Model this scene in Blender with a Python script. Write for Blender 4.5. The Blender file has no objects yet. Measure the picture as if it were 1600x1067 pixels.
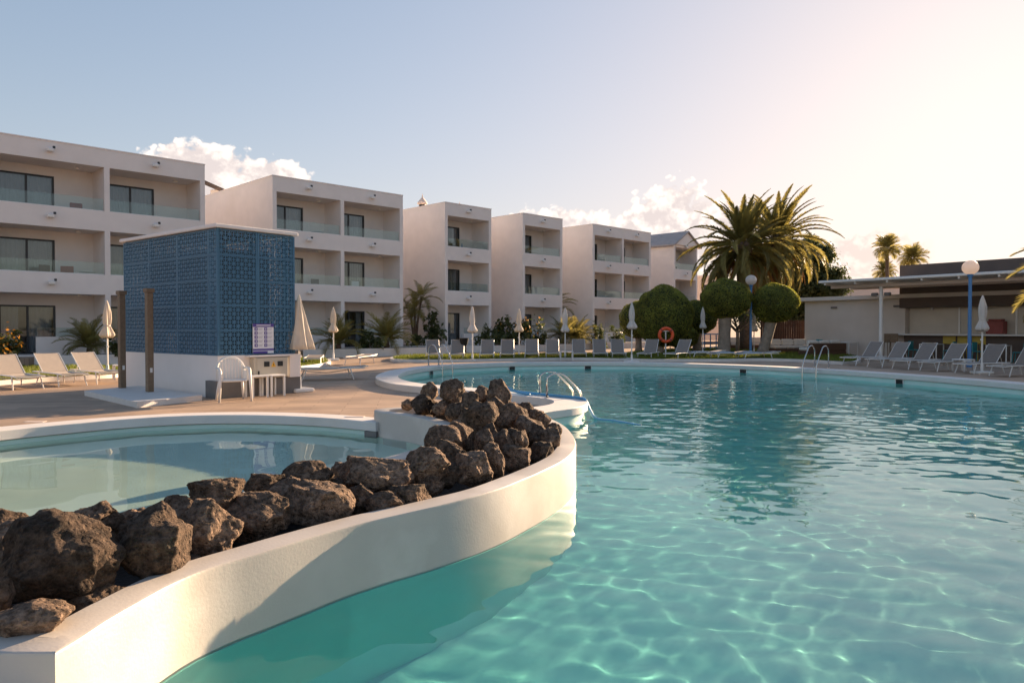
import bpy, math, random
import numpy as np
from mathutils import Vector, Matrix, noise
from mathutils.geometry import tessellate_polygon

random.seed(7)
R = math.radians
SC = bpy.context.scene
COL = SC.collection

# ------------------------------------------------------------------ camera
CAMH, F = 1.5, 1150.0                 # eye height; focal length in photo pixels (1600 wide)
PITCH = math.atan(21.5 / F)
cam = bpy.data.cameras.new('camera'); camo = bpy.data.objects.new('camera', cam); COL.objects.link(camo)
camo.location = (0, 0, CAMH); camo.rotation_euler = (math.pi / 2 - PITCH, 0, 0)
cam.sensor_width = 36; cam.lens = F / 1600 * 36; cam.clip_start = .05; cam.clip_end = 3000
SC.camera = camo

# ------------------------------------------------------------------ light, sky, exposure
SUN_AZ, SUN_EL = R(38.0), R(11.8)     # azimuth to the right of the view axis (+Y)
sd = bpy.data.lights.new('sun', 'SUN'); sun = bpy.data.objects.new('sun', sd); COL.objects.link(sun)
sd.energy = 5.0; sd.angle = R(.55); sd.color = (1.0, .70, .44)
S = Vector((math.sin(SUN_AZ) * math.cos(SUN_EL), math.cos(SUN_AZ) * math.cos(SUN_EL), math.sin(SUN_EL)))
sun.rotation_euler = S.to_track_quat('Z', 'Y').to_euler()
sun.location = S * 300
sd.cycles.is_caustics_light = True; sd.cycles.use_multiple_importance_sampling = False
SC.view_settings.view_transform = 'Standard'; SC.view_settings.look = 'None'
SC.view_settings.gamma = 1; SC.view_settings.use_curve_mapping = False
SC.view_settings.exposure = 1.9
SC.render.engine = 'CYCLES'
cy = SC.cycles
cy.use_denoising = True
cy.max_bounces = 8; cy.transparent_max_bounces = 12; cy.transmission_bounces = 6; cy.glossy_bounces = 4; cy.diffuse_bounces = 3
cy.sample_clamp_indirect = 6; cy.caustics_reflective = False; cy.caustics_refractive = True; cy.blur_glossy = .3

W = bpy.data.worlds.new('World'); SC.world = W; W.use_nodes = True
wt = W.node_tree; wt.nodes.clear()
def N(t, **kw):
    n = wt.nodes.new(t)
    for k, v in kw.items(): setattr(n, k, v)
    return n
def put(sock, v):
    if isinstance(v, bpy.types.NodeSocket): wt.links.new(v, sock)
    else: sock.default_value = v
def M(op, *a, clamp=False):
    n = N('ShaderNodeMath', operation=op, use_clamp=clamp)
    for i, v in enumerate(a): put(n.inputs[i], v)
    return n.outputs[0]
def VM(op, a, b):
    n = N('ShaderNodeVectorMath', operation=op); put(n.inputs[0], a); put(n.inputs[1], b); return n.outputs[0]
def mixc(f, a, b, mode='MIX'):
    n = N('ShaderNodeMix', data_type='RGBA', blend_type=mode)
    put(n.inputs[0], f); put(n.inputs[6], a); put(n.inputs[7], b); return n.outputs[2]
def sstep(x, lo, hi):
    n = N('ShaderNodeMapRange', interpolation_type='SMOOTHSTEP'); put(n.inputs[0], x)
    n.inputs[1].default_value = lo; n.inputs[2].default_value = hi; return n.outputs[0]
sky = N('ShaderNodeTexSky', sky_type='NISHITA', sun_disc=False)
sky.sun_elevation = SUN_EL; sky.sun_rotation = SUN_AZ
sky.air_density = 1.0; sky.dust_density = 1.0; sky.ozone_density = 2.0; sky.altitude = 20
tc = N('ShaderNodeTexCoord'); sx = N('ShaderNodeSeparateXYZ'); wt.links.new(tc.outputs['Generated'], sx.inputs[0])
EL = M('MULTIPLY', M('ARCSINE', sx.outputs[2]), 57.2958)
SKYTINT = (1.18, 1.13, 1.20, 1)
skc = N('ShaderNodeVectorMath', operation='DIVIDE'); put(skc.inputs[0], sky.outputs[0])
lum = N('ShaderNodeVectorMath', operation='DOT_PRODUCT'); put(lum.inputs[0], sky.outputs[0]); lum.inputs[1].default_value = (.35, .5, .15)
den_ = M('ADD', M('MULTIPLY', lum.outputs['Value'], .31), .94); cden = N('ShaderNodeCombineXYZ')
for i in range(3): put(cden.inputs[i], den_)
put(skc.inputs[1], cden.outputs[0])   # sky brightness compressed to flatten the glow round the sun
skp = N('ShaderNodeVectorMath', operation='DIVIDE'); put(skp.inputs[0], sky.outputs[0])
put(skp.inputs[1], VM('ADD', VM('MULTIPLY', sky.outputs[0], (.345, .345, .345)), (.96, .96, .96)))
base = mixc(1.0, mixc(.8, skc.outputs[0], skp.outputs[0]), SKYTINT, 'MULTIPLY')
# warm veil of dusty air: lifts and greys the blue evenly, stronger low down
veil = M('MULTIPLY', sstep(EL, 60, -4), .55)
base = mixc(veil, base, mixc(1.0, base, (1.40, 1.24, 1.10, 1), 'MULTIPLY'))
# cumulus clouds standing in the distance, given by azimuth, elevation and size in degrees
AZ = M('MULTIPLY', M('ARCTAN2', sx.outputs[0], sx.outputs[1]), 57.2958)
CLOUDS = [(-23.2, 10.4, 5.0, 3.3), (-18.2, 10.2, 4.6, 2.8), (4.0, 7.0, 6.0, 2.8), (12.3, 7.4, 4.4, 4.2), (9.8, 6.4, 4.2, 3.2), (16.2, 6.6, 5.6, 3.2), (26.0, 4.6, 4.4, 2.8), (70, 8, 12, 3), (-75, 9, 14, 3), (140, 8, 14, 3)]
cv = N('ShaderNodeCombineXYZ'); put(cv.inputs[0], AZ); put(cv.inputs[1], M('MULTIPLY', EL, 1.2))
def cnoise(off, sc, det):
    n = N('ShaderNodeTexNoise', noise_dimensions='2D'); put(n.inputs['Vector'], VM('ADD', cv.outputs[0], off)); n.inputs['Scale'].default_value = sc; n.inputs['Detail'].default_value = det
    n.inputs['Roughness'].default_value = .58; return n.outputs[0]
cm = None
for a, e, w, h in CLOUDS:
    dv = N('ShaderNodeVectorMath', operation='DISTANCE')
    put(dv.inputs[0], VM('MULTIPLY', cv.outputs[0], (1/w, 1/(1.2*h), 0))); dv.inputs[1].default_value = (a/w, e/h, 0)
    q = M('SUBTRACT', 1.0, dv.outputs['Value']); cm = q if cm is None else M('SMOOTH_MAX', cm, q, .2)
vo = N('ShaderNodeTexVoronoi', feature='SMOOTH_F1', voronoi_dimensions='2D'); put(vo.inputs['Vector'], VM('ADD', cv.outputs[0], VM('MULTIPLY', cnoise((9, 3, 0), 1.2, 2), (.8, .8, 0))))
vo.inputs['Scale'].default_value = .85; vo.inputs['Smoothness'].default_value = .35; vo.inputs['Detail'].default_value = 1.5
puff = M('SUBTRACT', .45, vo.outputs['Distance'])
n0 = cnoise((0, 0, 0), .5, 7); n1 = cnoise((.55, .5, 0), .5, 4)
den = M('ADD', M('MULTIPLY', cm, 1.5), M('ADD', M('MULTIPLY', M('SUBTRACT', n0, .5), .8), M('MULTIPLY', puff, .5)))
calpha = M('MULTIPLY', sstep(den, .10, .34), sstep(EL, .3, 3.0))
clit = sstep(M('ADD', M('ADD', M('MULTIPLY', M('SUBTRACT', n0, n1), 1.9), M('MULTIPLY', puff, .9)), M('MULTIPLY', M('SUBTRACT', .55, den), .3)), -.6, .28)
ccol = mixc(clit, (2.75, 2.4, 2.3, 1), (4.3, 3.8, 3.45, 1))  # shaded and sunlit cloud tones painted into the sky colour
cnear = sstep(AZ, 14, 30)
ccol = mixc(M('MULTIPLY', cnear, .6), ccol, mixc(1.0, base, (.92, .86, .84, 1), 'MULTIPLY'))
base = mixc(M('MULTIPLY', calpha, .95), base, ccol)
bg = N('ShaderNodeBackground'); wo = N('ShaderNodeOutputWorld')
put(bg.inputs[0], base); bg.inputs[1].default_value = .085
wt.links.new(bg.outputs[0], wo.inputs[0])
W.cycles.sampling_method = 'MANUAL'; W.cycles.sample_map_resolution = 512

# ------------------------------------------------------------------ helpers
CP, SP = math.cos(PITCH), math.sin(PITCH)
def ray(px, py):
    x = (px - 800) / F; z = -(py - 533.5) / F
    return Vector((x, CP + z * SP, -SP + z * CP))
def gnd(px, py, z=0.0):               # point of the level z seen at photo pixel
    r = ray(px, py); t = (z - CAMH) / r.z
    return Vector((r.x * t, r.y * t, z))
def atY(px, py, Y):
    r = ray(px, py); return Vector((0, 0, CAMH)) + r * (Y / r.y)
def tag(o, label=None, cat=None, group=None, kind=None):
    if label: o['label'] = label
    if cat: o['category'] = cat
    if group: o['group'] = group
    if kind: o['kind'] = kind
    return o
def thing(name, label, cat, loc=(0, 0, 0), rz=0, group=None):
    o = bpy.data.objects.new(name, None); COL.objects.link(o); o.empty_display_size = .2
    o.location = loc; o.rotation_euler = (0, 0, rz)
    return tag(o, label, cat, group)
def copy_tree(o, parent=None):
    c = o.copy(); COL.objects.link(c)
    if parent: c.parent = parent
    for ch in list(o.children): copy_tree(ch, c)
    return c
def place(proto, used, loc, rz, label=None, group=None, scale=None):
    o = copy_tree(proto) if used[0] else proto
    used[0] = True
    o.location = loc; o.rotation_euler = (0, 0, rz)
    if scale: o.scale = scale
    if label: o['label'] = label
    if group: o['group'] = group
    return o
class MB:
    def __init__(s): s.v = []; s.f = []
    def add(s, vs, fs):
        b = len(s.v); s.v += [tuple(p) for p in vs]; s.f += [tuple(i + b for i in f) for f in fs]; return s
    def box(s, x0, x1, y0, y1, z0, z1, m=None):
        vs = [Vector(p) for p in ((x0,y0,z0),(x1,y0,z0),(x1,y1,z0),(x0,y1,z0),(x0,y0,z1),(x1,y0,z1),(x1,y1,z1),(x0,y1,z1))]
        if m: vs = [m @ p for p in vs]
        return s.add(vs, [(0,3,2,1),(4,5,6,7),(0,1,5,4),(1,2,6,5),(2,3,7,6),(3,0,4,7)])
    def rbox(s, x0, x1, y0, y1, z0, z1, r=.02, m=None):     # box with chamfered edges
        vs = []; 
        for z, k in ((z0, r), (z0 + r, 0), (z1 - r, 0), (z1, r)):
            a0, a1, b0, b1 = x0 + k, x1 - k, y0 + k, y1 - k
            for p in ((a0+r,b0),(a1-r,b0),(a1,b0+r),(a1,b1-r),(a1-r,b1),(a0+r,b1),(a0,b1-r),(a0,b0+r)):
                vs.append(Vector((p[0], p[1], z)))
        if m: vs = [m @ p for p in vs]
        fs = [tuple(range(7, -1, -1)), tuple(range(24, 32))]
        for l in range(3):
            for i in range(8):
                j = (i + 1) % 8; fs.append((l*8+i, l*8+j, l*8+8+j, l*8+8+i))
        return s.add(vs, fs)
    def tube(s, path, r, n=8, closed=False, caps=True):
        P = [Vector(p) for p in path]; rs = r if isinstance(r, (list, tuple)) else [r] * len(P)
        vs = []; prev = None; k = len(P)
        for i, p in enumerate(P):
            if closed: d = P[(i+1) % k] - P[i-1]
            else: d = P[min(i+1, k-1)] - P[max(i-1, 0)]
            d.normalize()
            if prev is None:
                a = Vector((0,0,1)) if abs(d.z) < .9 else Vector((1,0,0))
                x = d.cross(a).normalized()
            else:
                x = (prev - d * prev.dot(d)).normalized()
            prev = x; y = d.cross(x)
            for j in range(n):
                t = 2 * math.pi * j / n
                vs.append(p + (x * math.cos(t) + y * math.sin(t)) * rs[i])
        fs = []
        for i in range(k if closed else k - 1):
            for j in range(n):
                a, b = i * n, ((i + 1) % k) * n
                fs.append((a + j, a + (j+1) % n, b + (j+1) % n, b + j))
        if caps and not closed:
            fs.append(tuple(range(n - 1, -1, -1))); fs.append(tuple((k-1)*n + j for j in range(n)))
        return s.add(vs, fs)
    def lathe(s, prof, n=24, c=(0, 0, 0), pleat=None):
        vs = []; k = len(prof)
        for r, z in prof:
            for j in range(n):
                t = 2 * math.pi * j / n
                q = r * (1 + (pleat(t, z) if pleat else 0))
                vs.append((c[0] + q * math.cos(t), c[1] + q * math.sin(t), c[2] + z))
        fs = []
        for i in range(k - 1):
            for j in range(n):
                fs.append((i*n+j, i*n+(j+1) % n, (i+1)*n+(j+1) % n, (i+1)*n+j))
        fs.append(tuple(range(n-1, -1, -1))); fs.append(tuple((k-1)*n + j for j in range(n)))
        return s.add(vs, fs)
    def prism(s, poly, z0, z1):
        poly = [Vector((p[0], p[1], 0)) for p in poly]; n = len(poly)
        tris = tessellate_polygon([poly])
        vs = [(p.x, p.y, z1) for p in poly] + [(p.x, p.y, z0) for p in poly]
        fs = [tuple(t) for t in tris]
        fs += [tuple(n + i for i in reversed(t)) for t in tris]
        fs += [(i, n + i, n + (i+1) % n, (i+1) % n) for i in range(n)]
        return s.add(vs, fs)
    def build(s, name, mat, parent=None, smooth=False, fix=True):
        me = bpy.data.meshes.new(name); me.from_pydata(s.v, [], s.f)
        if fix:
            import bmesh
            bm = bmesh.new(); bm.from_mesh(me); bmesh.ops.recalc_face_normals(bm, faces=bm.faces); bm.to_mesh(me); bm.free()
        if mat: me.materials.append(mat)
        if smooth:
            me.polygons.foreach_set('use_smooth', [True] * len(me.polygons))
            if smooth is not True:
                me.set_sharp_from_angle(angle=R(smooth))
        o = bpy.data.objects.new(name, me); COL.objects.link(o)
        if parent: o.parent = parent
        return o
def spline(pts, step=.12, closed=False):
    P = [Vector((p[0], p[1], 0)) for p in pts]; n = len(P); out = []
    for i in range(n if closed else n - 1):
        if closed: p0, p1, p2, p3 = P[i-1], P[i], P[(i+1) % n], P[(i+2) % n]
        else: p0, p1, p2, p3 = P[max(i-1, 0)], P[i], P[i+1], P[min(i+2, n-1)]
        k = max(1, int((p2 - p1).length / step))
        for j in range(k):
            t = j / k
            out.append(.5 * ((2*p1) + (p2-p0)*t + (2*p0-5*p1+4*p2-p3)*t*t + (3*p1-p0-3*p2+p3)*t**3))
    if not closed: out.append(P[-1])
    return out
def offset(path, d, closed=False):    # to the right of the travel direction for d > 0
    n = len(path); out = []
    for i, p in enumerate(path):
        t = (path[(i+1) % n] - path[i-1]) if closed else (path[min(i+1, n-1)] - path[max(i-1, 0)])
        t.normalize(); out.append(p + Vector((t.y, -t.x, 0)) * d)
    return out
def sheet(outer, holes, z, name, mat, **kw):
    loops = [[Vector((p[0], p[1], 0)) for p in outer]] + [[Vector((p[0], p[1], 0)) for p in h] for h in holes]
    flat = [p for l in loops for p in l]
    tris = tessellate_polygon(loops)
    m = MB(); m.add([(p.x, p.y, z) for p in flat], [tuple(t) for t in tris])
    o = m.build(name, mat, fix=False)
    me = o.data
    bad = [p for p in me.polygons if p.normal.z < 0]
    if bad: me.flip_normals() if len(bad) == len(me.polygons) else [p.flip() for p in bad]
    return o
def band(a, b, prof_a, prof_b, closed=False):
    """solid strip between two parallel paths: top at z1, bottom at z0"""
    z0a, z1a = prof_a; z0b, z1b = prof_b
    n = len(a); m = MB(); vs = []
    for p, q in zip(a, b):
        vs += [(p.x, p.y, z0a), (p.x, p.y, z1a), (q.x, q.y, z1b), (q.x, q.y, z0b)]
    fs = []
    for i in range(n if closed else n - 1):
        j = (i + 1) % n
        for k in range(4):
            l = (k + 1) % 4; fs.append((i*4+k, i*4+l, j*4+l, j*4+k))
    if not closed: fs += [(0, 1, 2, 3), ((n-1)*4+3, (n-1)*4+2, (n-1)*4+1, (n-1)*4)]
    return m.add(vs, fs)

# ------------------------------------------------------------------ materials
def mat(name, col, rough=.6, var=.12, vscale=4.0, bump=0.0, bscale=60.0, metal=0.0, spec=.5, stain=None, sscale=.8, transl=0.0, rnd=0.0, detail=6, coat=0.0):
    m = bpy.data.materials.new(name); m.use_nodes = True; t = m.node_tree; b = t.nodes['Principled BSDF']; L = t.links.new
    b.inputs['Roughness'].default_value = rough; b.inputs['Metallic'].default_value = metal
    b.inputs['Specular IOR Level'].default_value = spec; b.inputs['Coat Weight'].default_value = coat
    c = (*col, 1)
    tc = t.nodes.new('ShaderNodeTexCoord'); n = t.nodes.new('ShaderNodeTexNoise')
    L(tc.outputs['Object'], n.inputs['Vector']); n.inputs['Scale'].default_value = vscale; n.inputs['Detail'].default_value = detail
    r = t.nodes.new('ShaderNodeMapRange'); r.inputs[1].default_value = .3; r.inputs[2].default_value = .7
    r.inputs[3].default_value = 1 - var; r.inputs[4].default_value = 1 + var; L(n.outputs[0], r.inputs[0])
    mx = t.nodes.new('ShaderNodeMix'); mx.data_type = 'RGBA'; mx.blend_type = 'MULTIPLY'; mx.inputs[0].default_value = 1
    mx.inputs[6].default_value = c; L(r.outputs[0], mx.inputs[7]); out = mx.outputs[2]
    if stain:
        n2 = t.nodes.new('ShaderNodeTexNoise'); n2.inputs['Scale'].default_value = sscale; n2.inputs['Detail'].default_value = 8
        L(tc.outputs['Object'], n2.inputs['Vector'])
        r2 = t.nodes.new('ShaderNodeMapRange'); r2.inputs[1].default_value = .5; r2.inputs[2].default_value = .75; L(n2.outputs[0], r2.inputs[0])
        m2 = t.nodes.new('ShaderNodeMix'); m2.data_type = 'RGBA'; L(r2.outputs[0], m2.inputs[0]); L(out, m2.inputs[6]); m2.inputs[7].default_value = (*stain, 1); out = m2.outputs[2]
    if rnd:
        oi = t.nodes.new('ShaderNodeObjectInfo'); r3 = t.nodes.new('ShaderNodeMapRange'); r3.inputs[3].default_value = 1 - rnd; r3.inputs[4].default_value = 1 + rnd
        L(oi.outputs['Random'], r3.inputs[0]); m3 = t.nodes.new('ShaderNodeMix'); m3.data_type = 'RGBA'; m3.blend_type = 'MULTIPLY'; m3.inputs[0].default_value = 1
        L(out, m3.inputs[6]); L(r3.outputs[0], m3.inputs[7]); out = m3.outputs[2]
    L(out, b.inputs['Base Color'])
    if bump:
        n3 = t.nodes.new('ShaderNodeTexNoise'); n3.inputs['Scale'].default_value = bscale; n3.inputs['Detail'].default_value = 5; L(tc.outputs['Object'], n3.inputs['Vector'])
        bp = t.nodes.new('ShaderNodeBump'); bp.inputs['Strength'].default_value = bump; bp.inputs['Distance'].default_value = .01
        L(n3.outputs[0], bp.inputs['Height']); L(bp.outputs[0], b.inputs['Normal'])
    if transl:
        tr = t.nodes.new('ShaderNodeBsdfTranslucent'); L(out, tr.inputs[0]); ms = t.nodes.new('ShaderNodeMixShader'); ms.inputs[0].default_value = transl
        L(b.outputs[0], ms.inputs[1]); L(tr.outputs[0], ms.inputs[2]); L(ms.outputs[0], t.nodes['Material Output'].inputs[0])
    return m
def glass(name, tint=(.9, .95, .94), refl=1.5):
    m = bpy.data.materials.new(name); m.use_nodes = True; t = m.node_tree; t.nodes.clear(); L = t.links.new
    o = t.nodes.new('ShaderNodeOutputMaterial'); a = t.nodes.new('ShaderNodeBsdfTransparent'); a.inputs[0].default_value = (*tint, 1)
    g = t.nodes.new('ShaderNodeBsdfGlossy'); g.inputs['Roughness'].default_value = .02
    lw = t.nodes.new('ShaderNodeLayerWeight'); lw.inputs[0].default_value = .5; x = t.nodes.new('ShaderNodeMixShader')
    pw = t.nodes.new('ShaderNodeMath'); pw.operation = 'POWER'; pw.inputs[1].default_value = 5; L(lw.outputs['Facing'], pw.inputs[0])
    fr = t.nodes.new('ShaderNodeMath'); fr.operation = 'MULTIPLY_ADD'; fr.inputs[1].default_value = .9; fr.inputs[2].default_value = refl; L(pw.outputs[0], fr.inputs[0])
    L(fr.outputs[0], x.inputs[0]); L(a.outputs[0], x.inputs[1]); L(g.outputs[0], x.inputs[2]); L(x.outputs[0], o.inputs[0])
    return m
m_white = mat('white_render', (.83, .77, .735), .85, .035, 1.5, .25, 90, stain=(.76, .70, .66), sscale=.35)
m_wallw = mat('white_pool_wall', (.46, .43, .39), .38, .05, 3, .10, 60, stain=(.70, .67, .62), sscale=1.1)
m_coping = mat('white_coping', (.70, .67, .64), .6, .05, 3, .3, 70, stain=(.66, .62, .57), sscale=1.2)
m_dark = mat('dark_frame', (.03, .033, .038), .4, .05)
m_room = mat('room', (.22, .2, .18), .9)
m_curt = mat('curtain', (.62, .62, .62), .9, .05, 3, transl=.3)
m_glass = glass('balcony_glass', (.88, .94, .93), .06)
m_pane = glass('window_glass', (.80, .83, .85), .09)
m_frost = mat('globe_glass', (.82, .76, .72), .35, .03, transl=.5)
m_plastic = mat('white_plastic', (.78, .76, .73), .35, .03)
m_metalw = mat('white_metal', (.76, .74, .71), .4, .03)
m_steel = mat('steel', (.55, .53, .5), .22, .05, metal=1)
m_sling = mat('taupe_sling', (.24, .205, .18), .8, .06, 8, .2, 400, rnd=.06)
m_tan = mat('tan_sling', (.50, .42, .34), .8, .05, 8, .2, 400)
m_canvas = mat('cream_canvas', (.74, .66, .56), .9, .05, 5, .2, 200, transl=.25)
m_canvasw = mat('white_canvas', (.72, .68, .64), .9, .05, 5, .2, 200, transl=.2)
m_blue = mat('blue_lattice', (.06, .165, .27), .5, .08, 3, rnd=.08)
m_bluepole = mat('blue_pole', (.07, .22, .46), .4, .05)
m_greyp = mat('grey_plinth', (.17, .16, .155), .8, .08, 6, .2)
m_beige = mat('cabinet_beige', (.50, .45, .37), .5, .04)
m_brownpost = mat('brown_post', (.20, .135, .085), .6, .15, 12)
m_sign = mat('sign_white', (.80, .78, .80), .4, .02)
m_purple = mat('sign_purple', (.10, .06, .30), .4, .02)
m_ink = mat('sign_ink', (.45, .43, .48), .5, .02)
m_yel = mat('warning_yellow', (.80, .42, .03), .5, .02)
m_black = mat('black', (.012, .012, .013), .5, .02)
m_orange = mat('lifebuoy_orange', (.78, .10, .025), .45, .06)
m_lav = mat('lava_gravel', (.020, .017, .016), .95, .4, 30, .9, 40)
m_wood = mat('fence_wood', (.10, .045, .025), .7, .2, 6, .2, 30, rnd=.15)
m_wick = mat('wicker', (.10, .05, .028), .75, .3, 50, .6, 120)
m_cush = mat('cushion', (.70, .64, .57), .9, .05, 4, .1)
m_barbrown = mat('bar_fascia', (.105, .075, .06), .7, .1, 2)
m_barwall = mat('bar_wall', (.62, .56, .51), .85, .05, 1.2, .2)
m_shut = mat('shutter', (.60, .54, .46), .6, .05, 2)
m_yelp = mat('yellow_panel', (.50, .36, .06), .6, .05)
m_teal = mat('teal_plastic', (.03, .24, .27), .5, .05)
m_trunk = mat('palm_trunk', (.13, .085, .055), .95, .4, 8, 1, 16)
m_bark = mat('smooth_bark', (.30, .24, .19), .9, .25, 5, .7, 14)
m_palm = mat('palm_leaf', (.25, .22, .065), .5, .3, 2, transl=.55, rnd=.35)
m_palmdry = mat('palm_leaf_dry', (.36, .20, .07), .7, .25, 2, transl=.5, rnd=.35)
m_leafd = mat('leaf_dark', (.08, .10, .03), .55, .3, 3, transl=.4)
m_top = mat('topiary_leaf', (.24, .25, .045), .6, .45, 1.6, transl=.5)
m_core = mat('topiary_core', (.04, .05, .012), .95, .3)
m_grass = mat('grass', (.16, .19, .025), .8, .3, 2, transl=.3)
m_soil = mat('lawn_soil', (.05, .06, .018), .95, .3, 5)
m_flow = mat('flower', (.75, .32, .03), .6, .2, 9, transl=.3)
m_hose = mat('blue_hose', (.08, .30, .52), .4, .05)
m_towel = mat('towel', (.30, .36, .42), .95, .3, 9)
m_red = mat('dull_red', (.28, .08, .07), .8, .1)
m_slate = mat('slate_roof', (.36, .33, .32), .7, .1, 3)
m_pink = mat('far_wall', (.66, .56, .50), .9, .05, .5)

def deck_mat():
    m = mat('deck_tiles', (.40, .285, .20), .62, .16, 1.1, stain=(.30, .21, .15), sscale=.5)
    t = m.node_tree; L = t.links.new; b = t.nodes['Principled BSDF']
    src = b.inputs['Base Color'].links[0].from_socket
    tc = t.nodes.new('ShaderNodeTexCoord'); mp = t.nodes.new('ShaderNodeMapping'); mp.inputs['Rotation'].default_value = (0, 0, R(-8)); L(tc.outputs['Object'], mp.inputs[0])
    br = t.nodes.new('ShaderNodeTexBrick'); L(mp.outputs[0], br.inputs['Vector'])
    br.inputs['Scale'].default_value = 1; br.inputs['Brick Width'].default_value = 1.2; br.inputs['Row Height'].default_value = .3; br.inputs['Mortar Size'].default_value = .006
    br.inputs['Color1'].default_value = (1.12, 1.1, 1.08, 1); br.inputs['Color2'].default_value = (.82, .82, .82, 1); br.inputs['Mortar'].default_value = (.45, .45, .45, 1)
    st = t.nodes.new('ShaderNodeMapping'); st.inputs['Scale'].default_value = (1.5, 30, 1); st.inputs['Rotation'].default_value = (0, 0, R(-8)); L(tc.outputs['Object'], st.inputs[0])
    gn = t.nodes.new('ShaderNodeTexNoise'); gn.inputs['Scale'].default_value = 1; gn.inputs['Detail'].default_value = 5; L(st.outputs[0], gn.inputs['Vector'])
    gr = t.nodes.new('ShaderNodeMapRange'); gr.inputs[1].default_value = .3; gr.inputs[2].default_value = .7; gr.inputs[3].default_value = .84; gr.inputs[4].default_value = 1.14; L(gn.outputs[0], gr.inputs[0])
    a = t.nodes.new('ShaderNodeMix'); a.data_type = 'RGBA'; a.blend_type = 'MULTIPLY'; a.inputs[0].default_value = .85; L(src, a.inputs[6]); L(br.outputs[0], a.inputs[7])
    c = t.nodes.new('ShaderNodeMix'); c.data_type = 'RGBA'; c.blend_type = 'MULTIPLY'; c.inputs[0].default_value = 1; L(a.outputs[2], c.inputs[6]); L(gr.outputs[0], c.inputs[7])
    L(c.outputs[2], b.inputs['Base Color'])
    bp = t.nodes.new('ShaderNodeBump'); bp.inputs['Strength'].default_value = .4; bp.inputs['Distance'].default_value = .004; L(br.outputs['Fac'], bp.inputs['Height']); bp.invert = True
    L(bp.outputs[0], b.inputs['Normal'])
    return m
m_deck = deck_mat()

def rock_mat():
    m = mat('lava_rock', (.135, .094, .068), .95, .55, 4, rnd=.5)
    t = m.node_tree; L = t.links.new; b = t.nodes['Principled BSDF']; b.inputs['Specular IOR Level'].default_value = .25
    src = b.inputs['Base Color'].links[0].from_socket
    tc = t.nodes.new('ShaderNodeTexCoord')
    n = t.nodes.new('ShaderNodeTexNoise'); n.inputs['Scale'].default_value = 26; n.inputs['Detail'].default_value = 8; n.inputs['Roughness'].default_value = .7; L(tc.outputs['Object'], n.inputs['Vector'])
    v = t.nodes.new('ShaderNodeTexVoronoi'); v.inputs['Scale'].default_value = 34; L(tc.outputs['Object'], v.inputs['Vector'])
    pr = t.nodes.new('ShaderNodeMapRange'); pr.inputs[1].default_value = .05; pr.inputs[2].default_value = .4; L(v.outputs['Distance'], pr.inputs[0])
    ad = t.nodes.new('ShaderNodeMath'); ad.operation = 'MULTIPLY_ADD'; ad.inputs[1].default_value = .5; L(pr.outputs[0], ad.inputs[0]); L(n.outputs[0], ad.inputs[2])
    bp = t.nodes.new('ShaderNodeBump'); bp.inputs['Strength'].default_value = 1; bp.inputs['Distance'].default_value = .05; L(ad.outputs[0], bp.inputs['Height']); L(bp.outputs[0], b.inputs['Normal'])
    r = t.nodes.new('ShaderNodeMapRange'); r.inputs[1].default_value = .38; r.inputs[2].default_value = .68; r.inputs[3].default_value = .42; r.inputs[4].default_value = 2.1; L(n.outputs[0], r.inputs[0])
    x = t.nodes.new('ShaderNodeMix'); x.data_type = 'RGBA'; x.blend_type = 'MULTIPLY'; x.inputs[0].default_value = 1; L(src, x.inputs[6]); L(r.outputs[0], x.inputs[7]); L(x.outputs[2], b.inputs['Base Color'])
    return m
m_rock = rock_mat()

def pool_mat(name, col):
    m = mat(name, col, .5, .03, 2, 0)
    return m
m_pool = pool_mat('pool_paint', (.27, .86, .79))
m_pool2 = pool_mat('small_pool_paint', (.86, .93, .82))
m_poolwall = mat('pool_wall_paint', (.60, .80, .76), .5, .04, 2, .1)

def water_mat(name, absorb):
    m = bpy.data.materials.new(name); m.use_nodes = True; t = m.node_tree; t.nodes.clear(); L = t.links.new
    o = t.nodes.new('ShaderNodeOutputMaterial'); g = t.nodes.new('ShaderNodeBsdfGlass'); g.inputs['IOR'].default_value = 1.333; g.inputs['Roughness'].default_value = 0
    g.inputs['Color'].default_value = (*absorb, 1)
    L(g.outputs[0], o.inputs[0])
    return m
m_water = water_mat('water', (.88, 1, .985))

# ------------------------------------------------------------------ ground and pools
WB, WS = -.12, -.06                    # water levels of the big and the small pool
wall_out = [(-1.69,2.70),(-1.675,2.82),(-1.65,3.12),(-1.55,3.58),(-1.287,4.0),(-.938,4.495),(-.496,4.964),(-.186,5.35),(.05,5.75),(.33,6.33),(.557,6.97),(.674,7.75),(.658,8.9),(.489,9.857),(.34,10.4)]
prom = [(.34,10.4),(.30,11.2),(.42,11.7),(.78,12.15),(1.12,12.6),(1.32,13.2),(1.30,13.95),(1.0,14.55),(.55,15.0),(-.56,16.2),(-1.5,17.06),(-2.4,18.1),(-3.05,19.7),(-3.32,21.6),(-3.2,23.7),(-2.3,26.4),(0,28.3),(2.5,28.75),(4.96,28.5),(7.1,27.3),(8.9,25.65),(10.2,23.5),(11.15,21.4),(11.8,19.4),(12.2,17.55),(12.3,14),(11.8,10),(10.5,6),(8,2.6),(5,.95),(2,.5),(-.4,.55),(-1.4,1.1),(-1.69,2.0),(-1.69,2.70)]
p_wall = spline(wall_out, .08)
p_prom = spline(prom, .15)
big = p_wall[:-1] + p_prom[:-1]        # runs anticlockwise seen from above: water on the left? checked below
def area(p): return .5 * sum(p[i-1].x * p[i].y - p[i].x * p[i-1].y for i in range(len(p)))
SGN = 1 if area(big) > 0 else -1       # offset(+d) goes outward for anticlockwise loops
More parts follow.
